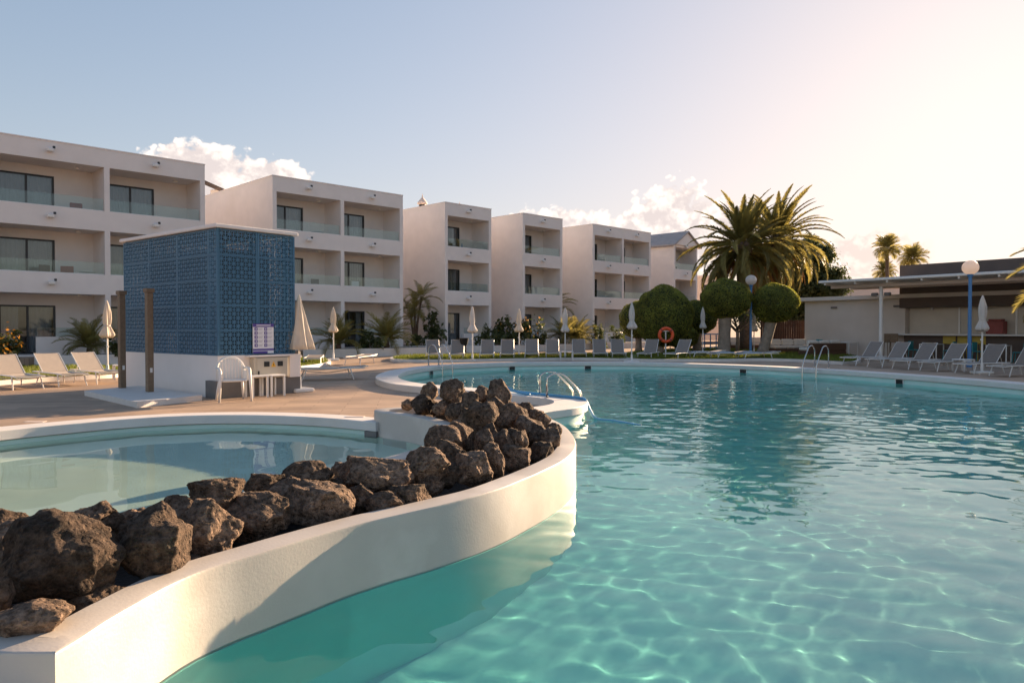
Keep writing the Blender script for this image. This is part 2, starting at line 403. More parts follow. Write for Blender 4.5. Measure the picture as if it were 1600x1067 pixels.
small_pts = [(-6.75,9.7),(-7.35,8.6),(-7.6,7.1),(-7.0,5.5),(-5.8,4.0),(-4.5,3.75),(-3.35,3.95),(-2.6,4.5),(-2.0,5.35),(-1.5,6.2),(-1.05,7.1),(-.78,7.9),(-.8,8.85),(-1.28,9.85),(-1.92,10.5),(-2.89,11.09),(-3.97,11.4),(-4.93,11.33),(-5.7,10.93),(-6.26,10.35)]
small = spline(small_pts, .12, closed=True)
SG2 = 1 if area(small) > 0 else -1
big_hole = offset(big, .1 * SGN, True); small_hole = offset(small, .1 * SG2, True)
ground = sheet([(-700,-700),(700,-700),(700,900),(-700,900)], [big_hole, small_hole], 0, 'deck', m_deck); ground['kind'] = 'structure'

def basin(name, loop, sg, zf, zt, mf, mw, zl):
    zfun = zf if callable(zf) else (lambda x, y: zf)
    fl = sheet(offset(loop, .16 * sg, True), [], 0, name + '_floor', mf); fl['kind'] = 'structure'
    for v in fl.data.vertices: v.co.z = zfun(v.co.x, v.co.y)
    a = offset(loop, .02 * sg, True); b = offset(loop, .15 * sg, True)
    w = band(a, b, (-2.4, zt), (-2.4, zt), True).build(name + '_wall', mw, smooth=40); w['kind'] = 'structure'
    li = band(offset(loop, -.012 * sg, True), offset(loop, .03 * sg, True), (-2.38, zl), (-2.38, zl), True).build(name + '_lining', mf, smooth=40); li['kind'] = 'structure'
    for o in (fl, w, li): o.cycles.is_caustics_receiver = True
    return fl, w
basin('pool', big, SGN, lambda x, y: -1.45 - .03 * max(0, y - 6), .0, m_pool, m_poolwall, WB - .03)
basin('paddling_pool', small, SG2, -.62, .0, m_pool2, m_poolwall, WS - .03)

def inside_mask(X, Y, loop):
    px = np.array([p.x for p in loop]); py = np.array([p.y for p in loop]); ins = np.zeros(X.shape, bool)
    j = len(px) - 1
    for i in range(len(px)):
        c = ((py[i] > Y) != (py[j] > Y))
        with np.errstate(divide='ignore', invalid='ignore'):
            xx = (px[j] - px[i]) * (Y - py[i]) / (py[j] - py[i] + 1e-12) + px[i]
        ins ^= c & (X < xx); j = i
    return ins
def waves(X, Y, seed, comps):
    rs = np.random.RandomState(seed); Z = np.zeros_like(X)
    for lam, slope, n in comps:
        for _ in range(n):
            l = lam * rs.uniform(.75, 1.3); th = rs.uniform(0, 2*math.pi); k = 2*math.pi / l
            a = slope / k / math.sqrt(n)
            Z += a * np.sin(k * (X * math.cos(th) + Y * math.sin(th)) + rs.uniform(0, 6.28))
    return Z
def water(name, loop, sg, z, step, comps, seed, label):
    lp = offset(loop, .07 * sg, True)
    x0, x1 = min(p.x for p in lp), max(p.x for p in lp); y0, y1 = min(p.y for p in lp), max(p.y for p in lp)
    xs = np.arange(x0 - step, x1 + 2*step, step); ys = np.arange(y0 - step, y1 + 2*step, step)
    X, Y = np.meshgrid(xs, ys); nx, ny = len(xs), len(ys)
    cx = (X[:-1, :-1] + X[1:, 1:]) / 2; cyy = (Y[:-1, :-1] + Y[1:, 1:]) / 2
    ok = inside_mask(cx, cyy, lp)
    # calmer close to the planter wall, livelier in the open
    amp = .75 + .5 * (np.sin(X * .31 + Y * .23 + seed) * np.sin(Y * .17 - X * .11))
    Z = z + waves(X, Y, seed, comps) * amp
    idx = np.arange(nx * ny).reshape(ny, nx)
    q = np.stack([idx[:-1, :-1][ok], idx[:-1, 1:][ok], idx[1:, 1:][ok], idx[1:, :-1][ok]], 1)
    uniq, inv = np.unique(q, return_inverse=True); q = inv.reshape(q.shape)
    V = np.stack([X.ravel()[uniq], Y.ravel()[uniq], Z.ravel()[uniq]], 1)
    me = bpy.data.meshes.new(name)
    me.vertices.add(len(V)); me.vertices.foreach_set('co', V.ravel())
    me.loops.add(q.size); me.loops.foreach_set('vertex_index', q.ravel())
    me.polygons.add(len(q)); me.polygons.foreach_set('loop_start', np.arange(0, q.size, 4)); me.polygons.foreach_set('loop_total', np.full(len(q), 4))
    me.polygons.foreach_set('use_smooth', np.ones(len(q), bool))
    me.update(); me.validate(); me.materials.append(m_water)
    o = bpy.data.objects.new(name, me); COL.objects.link(o); o['kind'] = 'structure'
    o.cycles.is_caustics_caster = True
    return o
water('pool_water', big, SGN, WB, .032, [(.22, .035, 12), (.38, .034, 9), (1.1, .026, 6), (2.6, .012, 4)], 3, '')
water('paddling_pool_water', small, SG2, WS, .06, [(.45, .010, 6), (1.1, .012, 5)], 5, '')

# copings: raised slabs that overhang the pool walls
def coping(name, path, sg, w=.55, zt=.15, zb=.02, label=''):
    a = offset(path, -.04 * sg); b = offset(path, w * sg)
    m = MB(); n = len(a); vs = []
    for p, q in zip(a, b):
        d = (q - p).normalized()
        prof = [(p, zb), (p, zt - .012), (p + d*.004, zt - .004), (p + d*.012, zt), (q - d*.012, zt), (q, zt - .012), (q, -.02), (p + d*.09, -.02), (p + d*.09, zb)]
        vs += [(c.x, c.y, z) for c, z in prof]
    k = 9; fs = []
    for i in range(n - 1):
        for j in range(k):
            l = (j + 1) % k; fs.append((i*k+j, i*k+l, (i+1)*k+l, (i+1)*k+j))
    fs += [tuple(range(k)), tuple((n-1)*k + j for j in reversed(range(k)))]
    o = m.add(vs, fs).build(name, m_coping, smooth=22); o['kind'] = 'structure'; return o
i0 = next(i for i, p in enumerate(p_prom) if p.y > 11.55)
coping('pool_coping', p_prom[i0:], SGN, .58)
# paddling pool coping runs round the side that is not planter
ia = min(range(len(small)), key=lambda i: (small[i] - Vector((-1.92,10.5,0))).length)
ib = min(range(len(small)), key=lambda i: (small[i] - Vector((-5.2,3.85,0))).length)
cp = []; i = ia
while True:
    cp.append(small[i % len(small)])
    if i % len(small) == ib: break
    i += 1
coping('paddling_pool_coping', cp, SG2, .38)

# planter wall between the pools
inner = [(.34,10.4),(.2,10.95),(-.5,11.2),(-1.4,11.22),(-1.97,10.9),(-1.92,10.52),(-1.28,9.85),(-.8,8.85),(-.78,7.9),(-1.05,7.1),(-1.5,6.2),(-2.0,5.35),(-2.6,4.5),(-3.35,3.95),(-4.5,3.77),(-5.0,3.75)]
pin = spline(inner, .1)
loopP = p_wall[:-1] + pin + [Vector((-5.15,3.7,0)), Vector((-5.15,2.70,0))]
fr = [Vector((x, 2.70, 0)) for x in np.linspace(-4.9, -1.95, 14)]
loopP += fr
sgP = 1 if area(loopP) > 0 else -1
inn = offset(loopP, -.2 * sgP, True)
def planter_wall():
    m = MB(); n = len(loopP); vs = []; k = 7
    for p, q in zip(loopP, inn):
        d = (q - p).normalized()
        prof = [(p, -2.3), (p, .283), (p + d*.006, .295), (p + d*.018, .30), (q - d*.018, .30), (q, .285), (q, -.3)]
        vs += [(c.x, c.y, z + (.004 * noise.noise((c.x*3, c.y*3, z*4)) if z > -1 else 0)) for c, z in prof]
    fs = []
    for i in range(n):
        j = (i + 1) % n
        for a in range(k - 1): fs.append((i*k+a, i*k+a+1, j*k+a+1, j*k+a))
    o = m.add(vs, fs).build('planter_wall', m_wallw, smooth=28)
    o.cycles.is_caustics_receiver = True
    return tag(o, 'curving white rendered planter wall holding lava rocks between the two pools', 'wall')
planter_wall()
# soil bed under the rocks
bed = sheet(inn, [], .12, 'lava_bed', m_lav); tag(bed, 'dark lava gravel bed under the heaped rocks', 'gravel', kind='stuff')

# ------------------------------------------------------------------ lava rocks
def rock(px, py, w, h, Y, seed, zmin=None):
    import bmesh
    c = atY(px, py, Y); k = Y / F
    q_ = .94 if Y < 5 else .88; sx_, sz_ = w * k / 2 * q_, h * k / 2 * q_; sy_ = (sx_ + sz_) / 2 * 1.0
    bm = bmesh.new(); bmesh.ops.create_icosphere(bm, subdivisions=5 if Y < 6.4 else 4, radius=1)
    rn = random.Random(seed)
    planes = []
    for _ in range(11):
        d = Vector((rn.gauss(0,1), rn.gauss(0,1), rn.gauss(0,1))).normalized(); planes.append((d, rn.uniform(.62, .86)))
    o3 = Vector((rn.uniform(0,50), rn.uniform(0,50), rn.uniform(0,50)))
    for v in bm.verts:
        p = v.co.copy()
        for d, t in planes:
            e = p.dot(d)
            if e > t: p -= d * (e - t) * .97
        s = 1.17 + .20 * noise.noise(p * 1.6 + o3) + .10 * noise.noise(p * 3.7 + o3) + .075 * (.5 - abs(noise.noise(p * 6 + o3))) + .05 * noise.noise(p * 11 + o3) + .03 * noise.noise(p * 24 + o3) - .07 * max(0, noise.noise(p * 15 - o3) - .15)
        p = p * s
        v.co = (p.x * sx_, p.y * sy_, p.z * sz_)
    me = bpy.data.meshes.new('lava_rock'); bm.to_mesh(me); bm.free(); me.materials.append(m_rock)
    me.polygons.foreach_set('use_smooth', [True] * len(me.polygons))
    o = bpy.data.objects.new('lava_rock', me); COL.objects.link(o); o.location = c
    o.rotation_euler = (0, 0, rn.uniform(-.3, .3))
    return o
ROCKS = [  # photo position, size, distance
 (92,868,178,132,3.4,'big pitted lava rock filling the near planter end'),(240,850,122,124,3.72,'blunt pale brown boulder leaning on the curved planter lip'),(328,830,86,88,4.15,'craggy rock with sunlit right edge beside the blunt boulder'),(335,770,92,60,4.55,'rock sitting high behind the blunt boulder, over the paddling pool'),(150,812,76,56,4.1,None),
 (30,838,84,56,3.85,None),(0,818,70,50,4.3,None),(10,880,60,80,3.7,None),(2,930,36,50,3.05,'rounded stone in front of the big pitted rock, beside the low flat stone'),(42,972,120,54,2.92,'low flat stone in the square corner of the planter'),
 (145,940,110,60,3.35,None),(270,885,80,50,3.95,None),(205,820,70,50,4.3,None),(405,806,106,74,4.55,'round shouldered rock between the craggy rock and the squarish boulder'),(415,758,72,44,5.05,None),(478,744,76,46,5.3,None),(495,788,104,74,4.85,'squarish brown boulder with sunlit right face on the planter lip'),
 (566,780,54,52,5.1,'small dark round stone under the broad flat topped rock'),(586,740,116,62,5.4,'broad flat topped lava rock midway along the planter'),(640,776,76,48,5.2,None),(540,745,50,56,5.65,None),(662,732,80,62,5.7,'dark rounded rock next to the broad flat topped rock'),(600,790,60,40,5.0,None),
 (693,690,58,52,6.7,'sunlit cream brown rock perched over the paddling pool wall'),(720,680,48,50,7.1,'dark domed rock behind the sunlit cream brown rock'),(738,735,62,60,5.95,'blocky rock on the lip where the planter starts to bend'),(712,725,40,60,6.2,None),(772,722,38,62,6.3,None),(750,655,58,60,7.6,'large rounded rock at the middle of the heap'),
 (810,715,54,50,6.75,None),(816,690,26,38,6.85,'small upright stone standing on end in the heap'),(846,707,40,42,7.05,None),(858,690,40,52,7.5,'rock against the outermost curve of the planter lip'),(825,668,54,36,7.9,None),(794,650,50,44,8.2,None),
 (780,617,36,52,9.0,'pointed lava rock standing up at the top of the heap'),(707,611,42,44,9.4,'tallest brown rock crowning the heap'),(672,614,30,34,9.8,None),(658,632,40,34,9.6,None),(637,633,22,18,10.1,'smallest stone at the corner of the inner planter wall'),
 (735,630,34,38,9.1,None),(752,616,24,26,9.5,None),(712,645,40,36,8.9,None),(690,638,28,26,9.3,None),(775,640,36,40,8.7,None),(851,657,22,22,8.5,None),(785,690,40,40,7.2,None),
 (765,682,34,44,7.3,None),(800,688,40,36,7.3,None),(755,690,30,44,6.9,None),(700,742,50,40,5.9,None),(675,760,44,36,5.6,None),(840,680,36,36,7.7,None),(810,655,40,34,8.4,None),
 (730,660,34,40,7.9,None),(745,645,40,34,8.5,None),(690,705,60,40,6.4,None),(640,742,50,44,5.9,None),(785,628,26,30,9.3,None),(765,625,26,26,9.6,None),(722,625,30,26,9.7,None),(802,640,26,24,9.2,None),
 (450,770,60,50,5.0,None),(375,790,50,50,4.75,None),(284,800,66,60,4.3,None),(520,765,50,40,5.4,None),(70,820,50,40,4.2,None),(820,640,26,22,9.2,None),(838,648,24,22,9.0,None),(865,672,24,28,8.2,None)]
ROCKS = [(px, py, w, h, Y + (.65 if px < 724 and Y > 8.8 else 0), lb) for (px, py, w, h, Y, lb) in ROCKS]
for (px, py, w, h, Y, lb) in list(ROCKS):      # stones that carry the ones lying high
    k_ = Y / F; zb_ = CAMH - (py + h * .42 - 512) * k_; n_ = 0
    while zb_ > .30 and n_ < 2:
        hh = max(h * .95, 24); py = py + h * .45 + hh * .32; h = hh; ROCKS.append((px + random.uniform(-5, 5), py, w * 1.12, h, Y + .12, None)); zb_ = CAMH - (py + h * .42 - 512) * k_; n_ += 1
for i, (px, py, w, h, Y, lb) in enumerate(ROCKS):
    o = rock(px, py, w, h, Y, 100 + i)
    if lb: tag(o, lb, 'rock', 'lava rocks in the planter')
    elif Y < 4.6: tag(o, 'rough dark brown lava rock heaped in the near end of the white planter', 'rock', 'lava rocks in the planter')
    elif Y < 6.5: tag(o, 'rough dark brown lava rock in the low middle stretch of the planter', 'rock', 'lava rocks in the planter')
    else: tag(o, 'rough dark brown lava rock in the high heap by the pool ladder', 'rock', 'lava rocks in the planter')

# ------------------------------------------------------------------ hotel blocks
FA = R(44.8)                            # the facades run along this direction
U = Vector((math.cos(FA), math.sin(FA), 0)); V = Vector((-U.y, U.x, 0))
F0 = Vector((-12.35, 38.1, 0))          # left corner of the second block
ZB = [.36, 3.82, 6.62]; ZC = [2.95, 5.75, 8.55]; ZF = [.36, 3.25, 6.05]; TOP = 9.33
rb = random.Random(5)
def curtain_mb(x0, x1, z0, z1, y):
    m = MB(); n = max(6, int((x1 - x0) / .035)); vs = []
    for i in range(n + 1):
        x = x0 + (x1 - x0) * i / n; yy = y + .035 * math.sin(i * 1.35) + .01 * math.sin(i * .4)
        vs += [(x, yy, z0), (x, yy, z1)]
    return m.add(vs, [(2*i, 2*i+2, 2*i+3, 2*i+1) for i in range(n)])
def block(label, s0, n, bw, off=0.0, depth=11, gable=False, seed=0):
    rr = random.Random(seed)
    o = F0 + U * s0 + V * off
    T = thing('hotel_block', label, 'building', (o.x, o.y, 0), FA, 'white hotel blocks in a row')
    p = .22; W_ = n * bw + p; RD = 1.7; top = TOP if not gable else 8.75
    w = MB()
    for i in range(n + 1): w.box(i*bw, i*bw + p, 0, RD, -.2, top)
    w.box(0, p, RD, depth, -.2, top); w.box(W_ - p, W_, RD, depth, -.2, top)
    w.box(p, W_ - p, depth - .2, depth, -.2, top)
    w.box(p, W_ - p, RD + .2, depth - .2, 8.5, 8.8)
    w.box(p, W_ - p, 5.0, 5.2, .1, 8.5)
    for i in range(n):
        a, b = i*bw + p, (i+1)*bw
        for k in range(3):
            z1 = ZB[k+1] if k < 2 else top
            w.box(a, b, .003, .2, ZC[k], z1)
            w.box(a, b, .2, RD + 3.3, ZC[k] + .002, (ZF[k+1] if k < 2 else 8.85))
        w.box(a, b, .05, RD + 3.3, -.2, ZF[0])
        w.box(a + 1.35, b, .02, .16, ZF[0], 1.12)          # low terrace wall
        for k in range(3):
            d0, d1 = a + .35, a + 2.45; zt = ZF[k] + 2.12; zc = ZC[k] if k < 2 else 8.55
            w.box(a, d0, RD, RD + .2, ZF[k], zc); w.box(d1, b, RD, RD + .2, ZF[k], zc); w.box(d0, d1, RD, RD + .2, zt, zc)
    w.build('wall', m_white, T)
    fr = MB()
    if not gable:
        fr.box(-.02, W_ + .02, -.02, .24, top, top + .05); fr.box(-.02, .24, .24, depth, top, top + .05); fr.box(W_ - .24, W_ + .02, .24, depth, top, top + .05)
        fr.build('parapet_cap', m_white, T)
    else:
        g = MB(); xm = W_ / 2; zr = top + 1.15
        g.add([(-.1, -.15, top), (W_ + .1, -.15, top), (xm, -.15, zr), (-.1, .2, top), (W_ + .1, .2, top), (xm, .2, zr)], [(0,1,2),(3,5,4),(0,3,4,1),(1,4,5,2),(0,2,5,3)])
        g.build('gable', m_white, T)
        rf = MB()
        for a, b in (((-.3, top - .12), (xm, zr + .05)), ((xm, zr + .05), (W_ + .3, top - .12))):
            rf.add([(a[0], -.3, a[1]), (b[0], -.3, b[1]), (b[0], depth, b[1]), (a[0], depth, a[1]), (a[0], -.3, a[1]+.12), (b[0], -.3, b[1]+.12), (b[0], depth, b[1]+.12), (a[0], depth, a[1]+.12)],
                   [(0,3,2,1),(4,5,6,7),(0,1,5,4),(1,2,6,5),(2,3,7,6),(3,0,4,7)])
        rf.build('roof', m_slate, T)
    for i in range(n):
        a, b = i*bw + p, (i+1)*bw
        for k in range(3):
            d0, d1 = a + .353, a + 2.447; z0, zt = ZF[k] + .002, ZF[k] + 2.118; y = RD + .05; xm = (d0 + d1) / 2
            f = MB()
            f.box(d0, d0 + .07, y, y + .09, z0, zt); f.box(d1 - .07, d1, y, y + .09, z0, zt)
            f.box(d0 + .07, d1 - .07, y, y + .09, zt - .07, zt); f.box(d0 + .07, d1 - .07, y, y + .09, z0, z0 + .06)
            f.box(xm - .04, xm + .04, y + .005, y + .085, z0 + .06, zt - .07)
            D = f.build('sliding_door', m_dark, T)
            for q0, q1 in ((d0 + .07, xm - .04), (xm + .04, d1 - .07)):
                MB().box(q0, q1, y + .04, y + .05, z0 + .06, zt - .07).build('pane', m_pane, D)
            mode = rr.choice((0, 0, 1, 2))
            spans = {0: [(d0 + .08, xm - .3), (xm + .05, d1 - .1)], 1: [(d0 + .08, d0 + .5), (d1 - .45, d1 - .08)], 2: [(d0 + .08, d1 - .08)]}[mode]
            for c0, c1 in spans: curtain_mb(c0, c1, z0 + .02, zt - .03, y + .22).build('curtain', m_curt, D, smooth=True, fix=False)
            if k:
                g0 = ZB[k]
                B = MB().box(a + .02, b - .02, .08, .12, g0, g0 + .035).build('balustrade', m_metalw, T)
                xm2 = a + (b - a) * .5
                for q0, q1 in ((a + .03, xm2 - .01), (xm2 + .01, b - .03)):
                    MB().box(q0, q1, .092, .108, g0 + .035, g0 + .54).build('glass_pane', m_glass, B)
            elif rr.random() < .7:
                MB().box(a + 1.4, b - .05, .08, .095, 1.12, 1.5).build('terrace_glass', m_glass, T)
            zl = (ZC[k] + (ZB[k+1] if k < 2 else top)) / 2 + .05; xc = (a + b) / 2 - .1
            L_ = MB().box(xc - .10, xc + .10, -.05, 0.003, zl - .06, zl + .02).build('floodlight', m_plastic, T)
            MB().rbox(xc - .13, xc + .13, -.24, -.06, zl - .13, zl + .03, .03).build('lamp_head', m_plastic, L_)
            MB().box(xc + .10, xc + .19, -.17, -.10, zl + .03, zl + .13).build('sensor', m_dark, L_)
            MB().lathe([(.09, ZC[k] - .07), (.11, ZC[k] - .02), (.11, ZC[k])], 14, (b - .8, .95, 0)).build('ceiling_lamp', m_plastic, T, smooth=30)
    return T
block('white hotel block behind the blue lattice pump house, two bays in view', -3.55 - 12.75, 3, 4.2, seed=1)
B2_ = block('white two bay hotel block with low gravel bed in front', 0, 2, 4.02, seed=2)
block('narrow white hotel block beside the tall leaning palm', 11.5, 1, 3.75, seed=3)
block('narrow white hotel block behind the flowering bushes', 18.1, 1, 3.9, -.35, seed=4)
block('white two bay hotel block behind the round clipped trees', 25.7, 2, 3.7, -.35, seed=6)
block('white gabled hotel block with slate pitched roof beside the date palms', 37.2, 1, 3.6, -.1, gable=True, seed=8)

# roof fittings
def roof_cowl(px, py, Y, s, label):
    c = atY(px, py, Y); t = thing('roof_cowl', label, 'roof vent', (c.x, c.y, TOP), 0, 'roof cowls')
    MB().lathe([(.22*s, -.6), (.22*s, .35*s), (.34*s, .36*s), (.34*s, .45*s), (.05, .8*s), (.01, 1.05*s)], 12).build('cowl', m_pink, t, smooth=30)
    MB().lathe([(.24*s, .05), (.24*s, .3*s)], 12).build('opening', m_black, t)
roof_cowl(660, 318, 49, 1.0, 'pointed pale roof cowl above the side wall of a narrow block')
roof_cowl(718, 320, 51, .8, 'small roof cowl peeping over the parapet of a narrow block')
t = thing('roof_shed', 'dark tilted roof panel showing between the two left blocks', 'roof panel', (0, 0, 0))
c = atY(345, 296, 47)
MB().box(-1.6, .6, -1, 1, -.15, .1, Matrix.Translation(c) @ Matrix.Rotation(R(24), 4, 'Y')).build('panel', m_barbrown, t)
MB().box(c.x - .5, c.x + .3, c.y - .4, c.y + .4, 0, c.z - .1).build('support', m_white, t)

# things on balconies
def on_balcony(s, k, d=.75, off=0.0):
    p = F0 + U * s + V * (d + off); return (p.x, p.y, ZF[k] + (.002 if k else .002))
def bal_table(label, s, k, off=0.0):
    t = thing('balcony_table', label, 'table', on_balcony(s, k, .75, off), FA, 'balcony furniture')
    MB().lathe([(.34, .70), (.35, .72), (.34, .74)], 18).build('top', m_plastic, t); MB().tube([(0,0,.02),(0,0,.70)], .03).build('leg', m_plastic, t)
    MB().lathe([(.22, 0), (.2, .03)], 14).build('foot', m_plastic, t)
def bal_chair(label, s, k, mt, off=0.0, rz=0.0):
    t = thing('balcony_chair', label, 'chair', on_balcony(s, k, .8, off), FA + rz, 'balcony furniture')
    MB().rbox(-.25, .25, -.25, .25, .40, .45, .02).build('seat', mt, t)
    MB().rbox(-.25, .25, .21, .26, .45, .95, .02).build('backrest', mt, t)
    for x in (-.21, .21):
        for y in (-.21, .21): MB().tube([(x*1.1, y*1.1, 0), (x, y, .41)], .018, 6).build('leg', m_metalw, t)
bal_chair('reddish chair behind the top left balcony glass', -3.55-4.2-1.0+.0, 2, m_red)
bal_chair('dark chair on the middle floor balcony over the left ground floor palm', -9.9, 1, m_barbrown, rz=.4)
bal_chair('brown chair draped with a towel on the middle floor balcony', -9.2, 1, m_red, rz=-.3)
bal_table('white round table beside the towel draped chair', -8.4, 1)
bal_table('white round table on the top balcony of the two bay block', 3.0, 2)
bal_chair('grey chair on the middle balcony of the two bay block', 3.0, 1, m_greyp)
bal_chair('white chair on the middle right balcony of the two bay block', 5.6, 1, m_plastic)
bal_chair('blue chair on the top balcony of the block beside the leaning palm', 13.9, 2, m_hose, rz=.8)
bal_table('white round table on the middle balcony of the block beside the leaning palm', 13.9, 1)
bal_chair('dark chair on the upper balcony of the gabled block', 39.2, 2, m_greyp)
bal_table('white round table on the middle balcony of the block behind the clipped trees', 27.9, 1, -.35)

# terrace paving and planters in front of the blocks
def fpt(s, d): return F0 + U * s + V * d
def quad_slab(name, s0, s1, d0, d1, z0, z1, mt):
    return MB().prism([fpt(s0, d0), fpt(s1, d0), fpt(s1, d1), fpt(s0, d1)], z0, z1).build(name, mt)
tag(quad_slab('terrace', -20, 44, -1.6, 30, -.1, .30, m_deck), kind='structure')
def bed_planter(label, pts):
    path = spline(pts, .3, True); sg = 1 if area(path) > 0 else -1
    t = thing('gravel_planter', label, 'planter', (0, 0, 0), 0, 'gravel planters before the blocks')
    band(path, offset(path, -.18 * sg, True), (-.05, .42), (-.05, .42), True).build('kerb', m_coping, t, smooth=40)
    o = sheet(offset(path, -.12 * sg, True), [], .40, 'gravel', m_lav); o.parent = t
bed_planter('white kerbed bed of black lava gravel before the two bay block', [fpt(1.0, -1.7), fpt(8.3, -1.7), fpt(9.2, -3.2), fpt(5, -3.6), fpt(2.0, -3.0)])
bed_planter('white kerbed gravel bed in the gap beside the leaning palm', [fpt(8.75, 2.5), fpt(8.75, -.6), fpt(11.0, -.9), fpt(11.2, -.2), fpt(11.2, 2.5)])
bed_planter('white kerbed gravel bed before the left hand block', [fpt(-10.5, -1.7), fpt(-4, -1.7), fpt(-4.4, -3.2), fpt(-8, -3.4), fpt(-10.4, -2.8)])
bed_planter('white kerbed gravel bed under the flowering bushes', [fpt(12.2, -1.9), fpt(22, -2.0), fpt(22, -3.4), fpt(17, -3.6), fpt(12.3, -3.0)])
bed_planter('white kerbed gravel bed between the narrow block and the clipped trees', [fpt(22.8, -1.9), fpt(30, -2.0), fpt(30, -3.4), fpt(25, -3.6), fpt(22.8, -3.0)])

# ------------------------------------------------------------------ lawns
def lawn(label, pix, nbl, kerb=True, seed=0):
    pts = [gnd(x, y, .08) for x, y in pix]; path = spline(pts, .5, True); sg = 1 if area(path) > 0 else -1
    o = sheet(path, [], .08, 'lawn', m_soil); o['kind'] = 'structure'
    if kerb:
        k = band(offset(path, .14 * sg, True), path, (-.05, .12), (-.05, .12), True).build('lawn_kerb', m_coping, smooth=40); k['kind'] = 'structure'
    rs = np.random.RandomState(seed); px = np.array([p.x for p in path]); py = np.array([p.y for p in path])
    X = rs.uniform(px.min(), px.max(), nbl * 4); Y = rs.uniform(py.min(), py.max(), nbl * 4); ok = inside_mask(X, Y, path); X = X[ok][:nbl]; Y = Y[ok][:nbl]; n = len(X)
    th = rs.uniform(0, 6.28, n); h = rs.uniform(.06, .16, n); w = rs.uniform(.012, .03, n); lx = rs.uniform(-.06, .06, n); ly = rs.uniform(-.06, .06, n)
    A = np.stack([X - w*np.cos(th), Y - w*np.sin(th), np.full(n, .078)], 1); B = np.stack([X + w*np.cos(th), Y + w*np.sin(th), np.full(n, .078)], 1); C = np.stack([X + lx, Y + ly, .08 + h], 1)
    v = np.stack([A, B, C], 1).reshape(-1, 3)
    g = MB(); g.v = v.tolist(); g.f = [(3*i, 3*i+1, 3*i+2) for i in range(n)]
    tag(g.build('grass', m_grass, fix=False), label, 'grass', kind='stuff')
lawn('sunlit grass strip behind the tan loungers', [(-60,598),(60,592),(190,584),(192,575),(60,574),(-60,578)], 12000, seed=1)
lawn('short grass patch beside the pump house parasol', [(436,573),(470,573),(510,567),(500,561),(440,563)], 5000, seed=2)
lawn('thin grass strip behind the far loungers', [(618,562),(700,563),(760,562),(900,560),(980,561),(980,554),(900,553),(760,555),(640,556)], 15000, seed=3)
lawn('lawn under the round clipped trees', [(988,561),(1080,562),(1140,562),(1190,561),(1260,563),(1330,566),(1330,556),(1260,549),(1180,546),(1080,545),(988,551)], 24000, seed=4)

# ------------------------------------------------------------------ pump house with blue lattice
PC = Vector((-6.24, 15.6, 0)); PA = math.atan2(.78, .63)     # corner; local x runs along the right face
P = thing('pump_house', 'white walled pump house clad in blue perforated lattice screens', 'pump house', PC, PA)
LX, LY, Z0, ZS = 1.92, 4.44, .90, 3.60                        # right face length, left face length
w = MB(); w.box(0, LX, 0, .12, 0, Z0); w.box(0, .12, .12, LY, 0, Z0); w.box(LX - .12, LX, .12, LY, 0, Z0); w.box(.12, LX - .12, LY - .12, LY, 0, Z0)
w.box(.12, LX - .12, .12, LY - .12, Z0 - .1, Z0)
w.build('base_wall', m_white, P)
MB().rbox(-.06, LX + .06, -.06, LY + .08, ZS + .02, ZS + .10, .012).build('roof', m_white, P)
fr = MB()
for x, y in ((.03, .03), (LX - .09, .03), (.03, LY - .09), (LX - .09, LY - .09)): fr.box(x, x + .06, y, y + .06, Z0, ZS + .02)
for q in (.36, 1.72, 3.09): fr.box(.03, .08, q - .025, q + .025, Z0, ZS + .02); fr.box(LX - .08, LX - .03, q - .025, q + .025, Z0, ZS + .02)
fr.box(LX/2 - .025, LX/2 + .025, .03, .08, Z0, ZS + .02); fr.box(LX/2 - .025, LX/2 + .025, LY - .08, LY - .03, Z0, ZS + .02)
for k in range(1, 5):
    z = Z0 + .54 * k
    fr.box(.035, .075, .09, LY - .09, z - .02, z + .02); fr.box(.09, LX - .09, .035, .075, z - .02, z + .02)
fr.build('frame', m_blue, P)
def lattice_mesh(wd, ht, nx, nz, th=.012):
    """perforated sheet in the XZ plane: every square is eight triangles round a star, each with a triangular hole"""
    m = MB(); a, b = wd / nx, ht / nz; g = .006; 
    def tri(p, q, r):
        c = ((p[0]+q[0]+r[0])/3, (p[1]+q[1]+r[1])/3); k = .66
        I = [(c[0] + (v[0]-c[0])*k, c[1] + (v[1]-c[1])*k) for v in (p, q, r)]; O = [p, q, r]
        vs = [(v[0], 0, v[1]) for v in O + I] + [(v[0], th, v[1]) for v in O + I]
        fs = []
        for i in range(3):
            j = (i + 1) % 3
            fs += [(i, j, 3+j, 3+i), (6+j, 6+i, 9+i, 9+j), (3+i, 3+j, 9+j, 9+i)]
        m.add(vs, fs)
    for i in range(nx):
        for j in range(nz):
            x, z = i * a, j * b; c = (x + a/2, z + b/2)
            ring = [(x, z), (x+a/2, z), (x+a, z), (x+a, z+b/2), (x+a, z+b), (x+a/2, z+b), (x, z+b), (x, z+b/2)]
            for q in range(8): tri(c, ring[q], ring[(q+1) % 8])
    # solid rim
    e = .035
    for x0, x1, z0, z1 in ((0, e, 0, ht), (wd - e, wd, 0, ht), (e, wd - e, 0, e*.6), (e, wd - e, ht - e*.6, ht)): m.box(x0, x1, -.002, th + .002, z0, z1)
    o = m.build('lattice_panel', m_blue, fix=False); me = o.data; bpy.data.objects.remove(o); return me
lm = {'r': lattice_mesh(.95, .534, 5, 3), 'l': lattice_mesh(1.36, .534, 7, 3), 'n': lattice_mesh(.34, .534, 2, 3)}
def panel(me, x, y, z, rz):
    o = bpy.data.objects.new('lattice_panel', me); COL.objects.link(o); o.parent = P; o.location = (x, y, z); o.rotation_euler = (0, 0, rz)
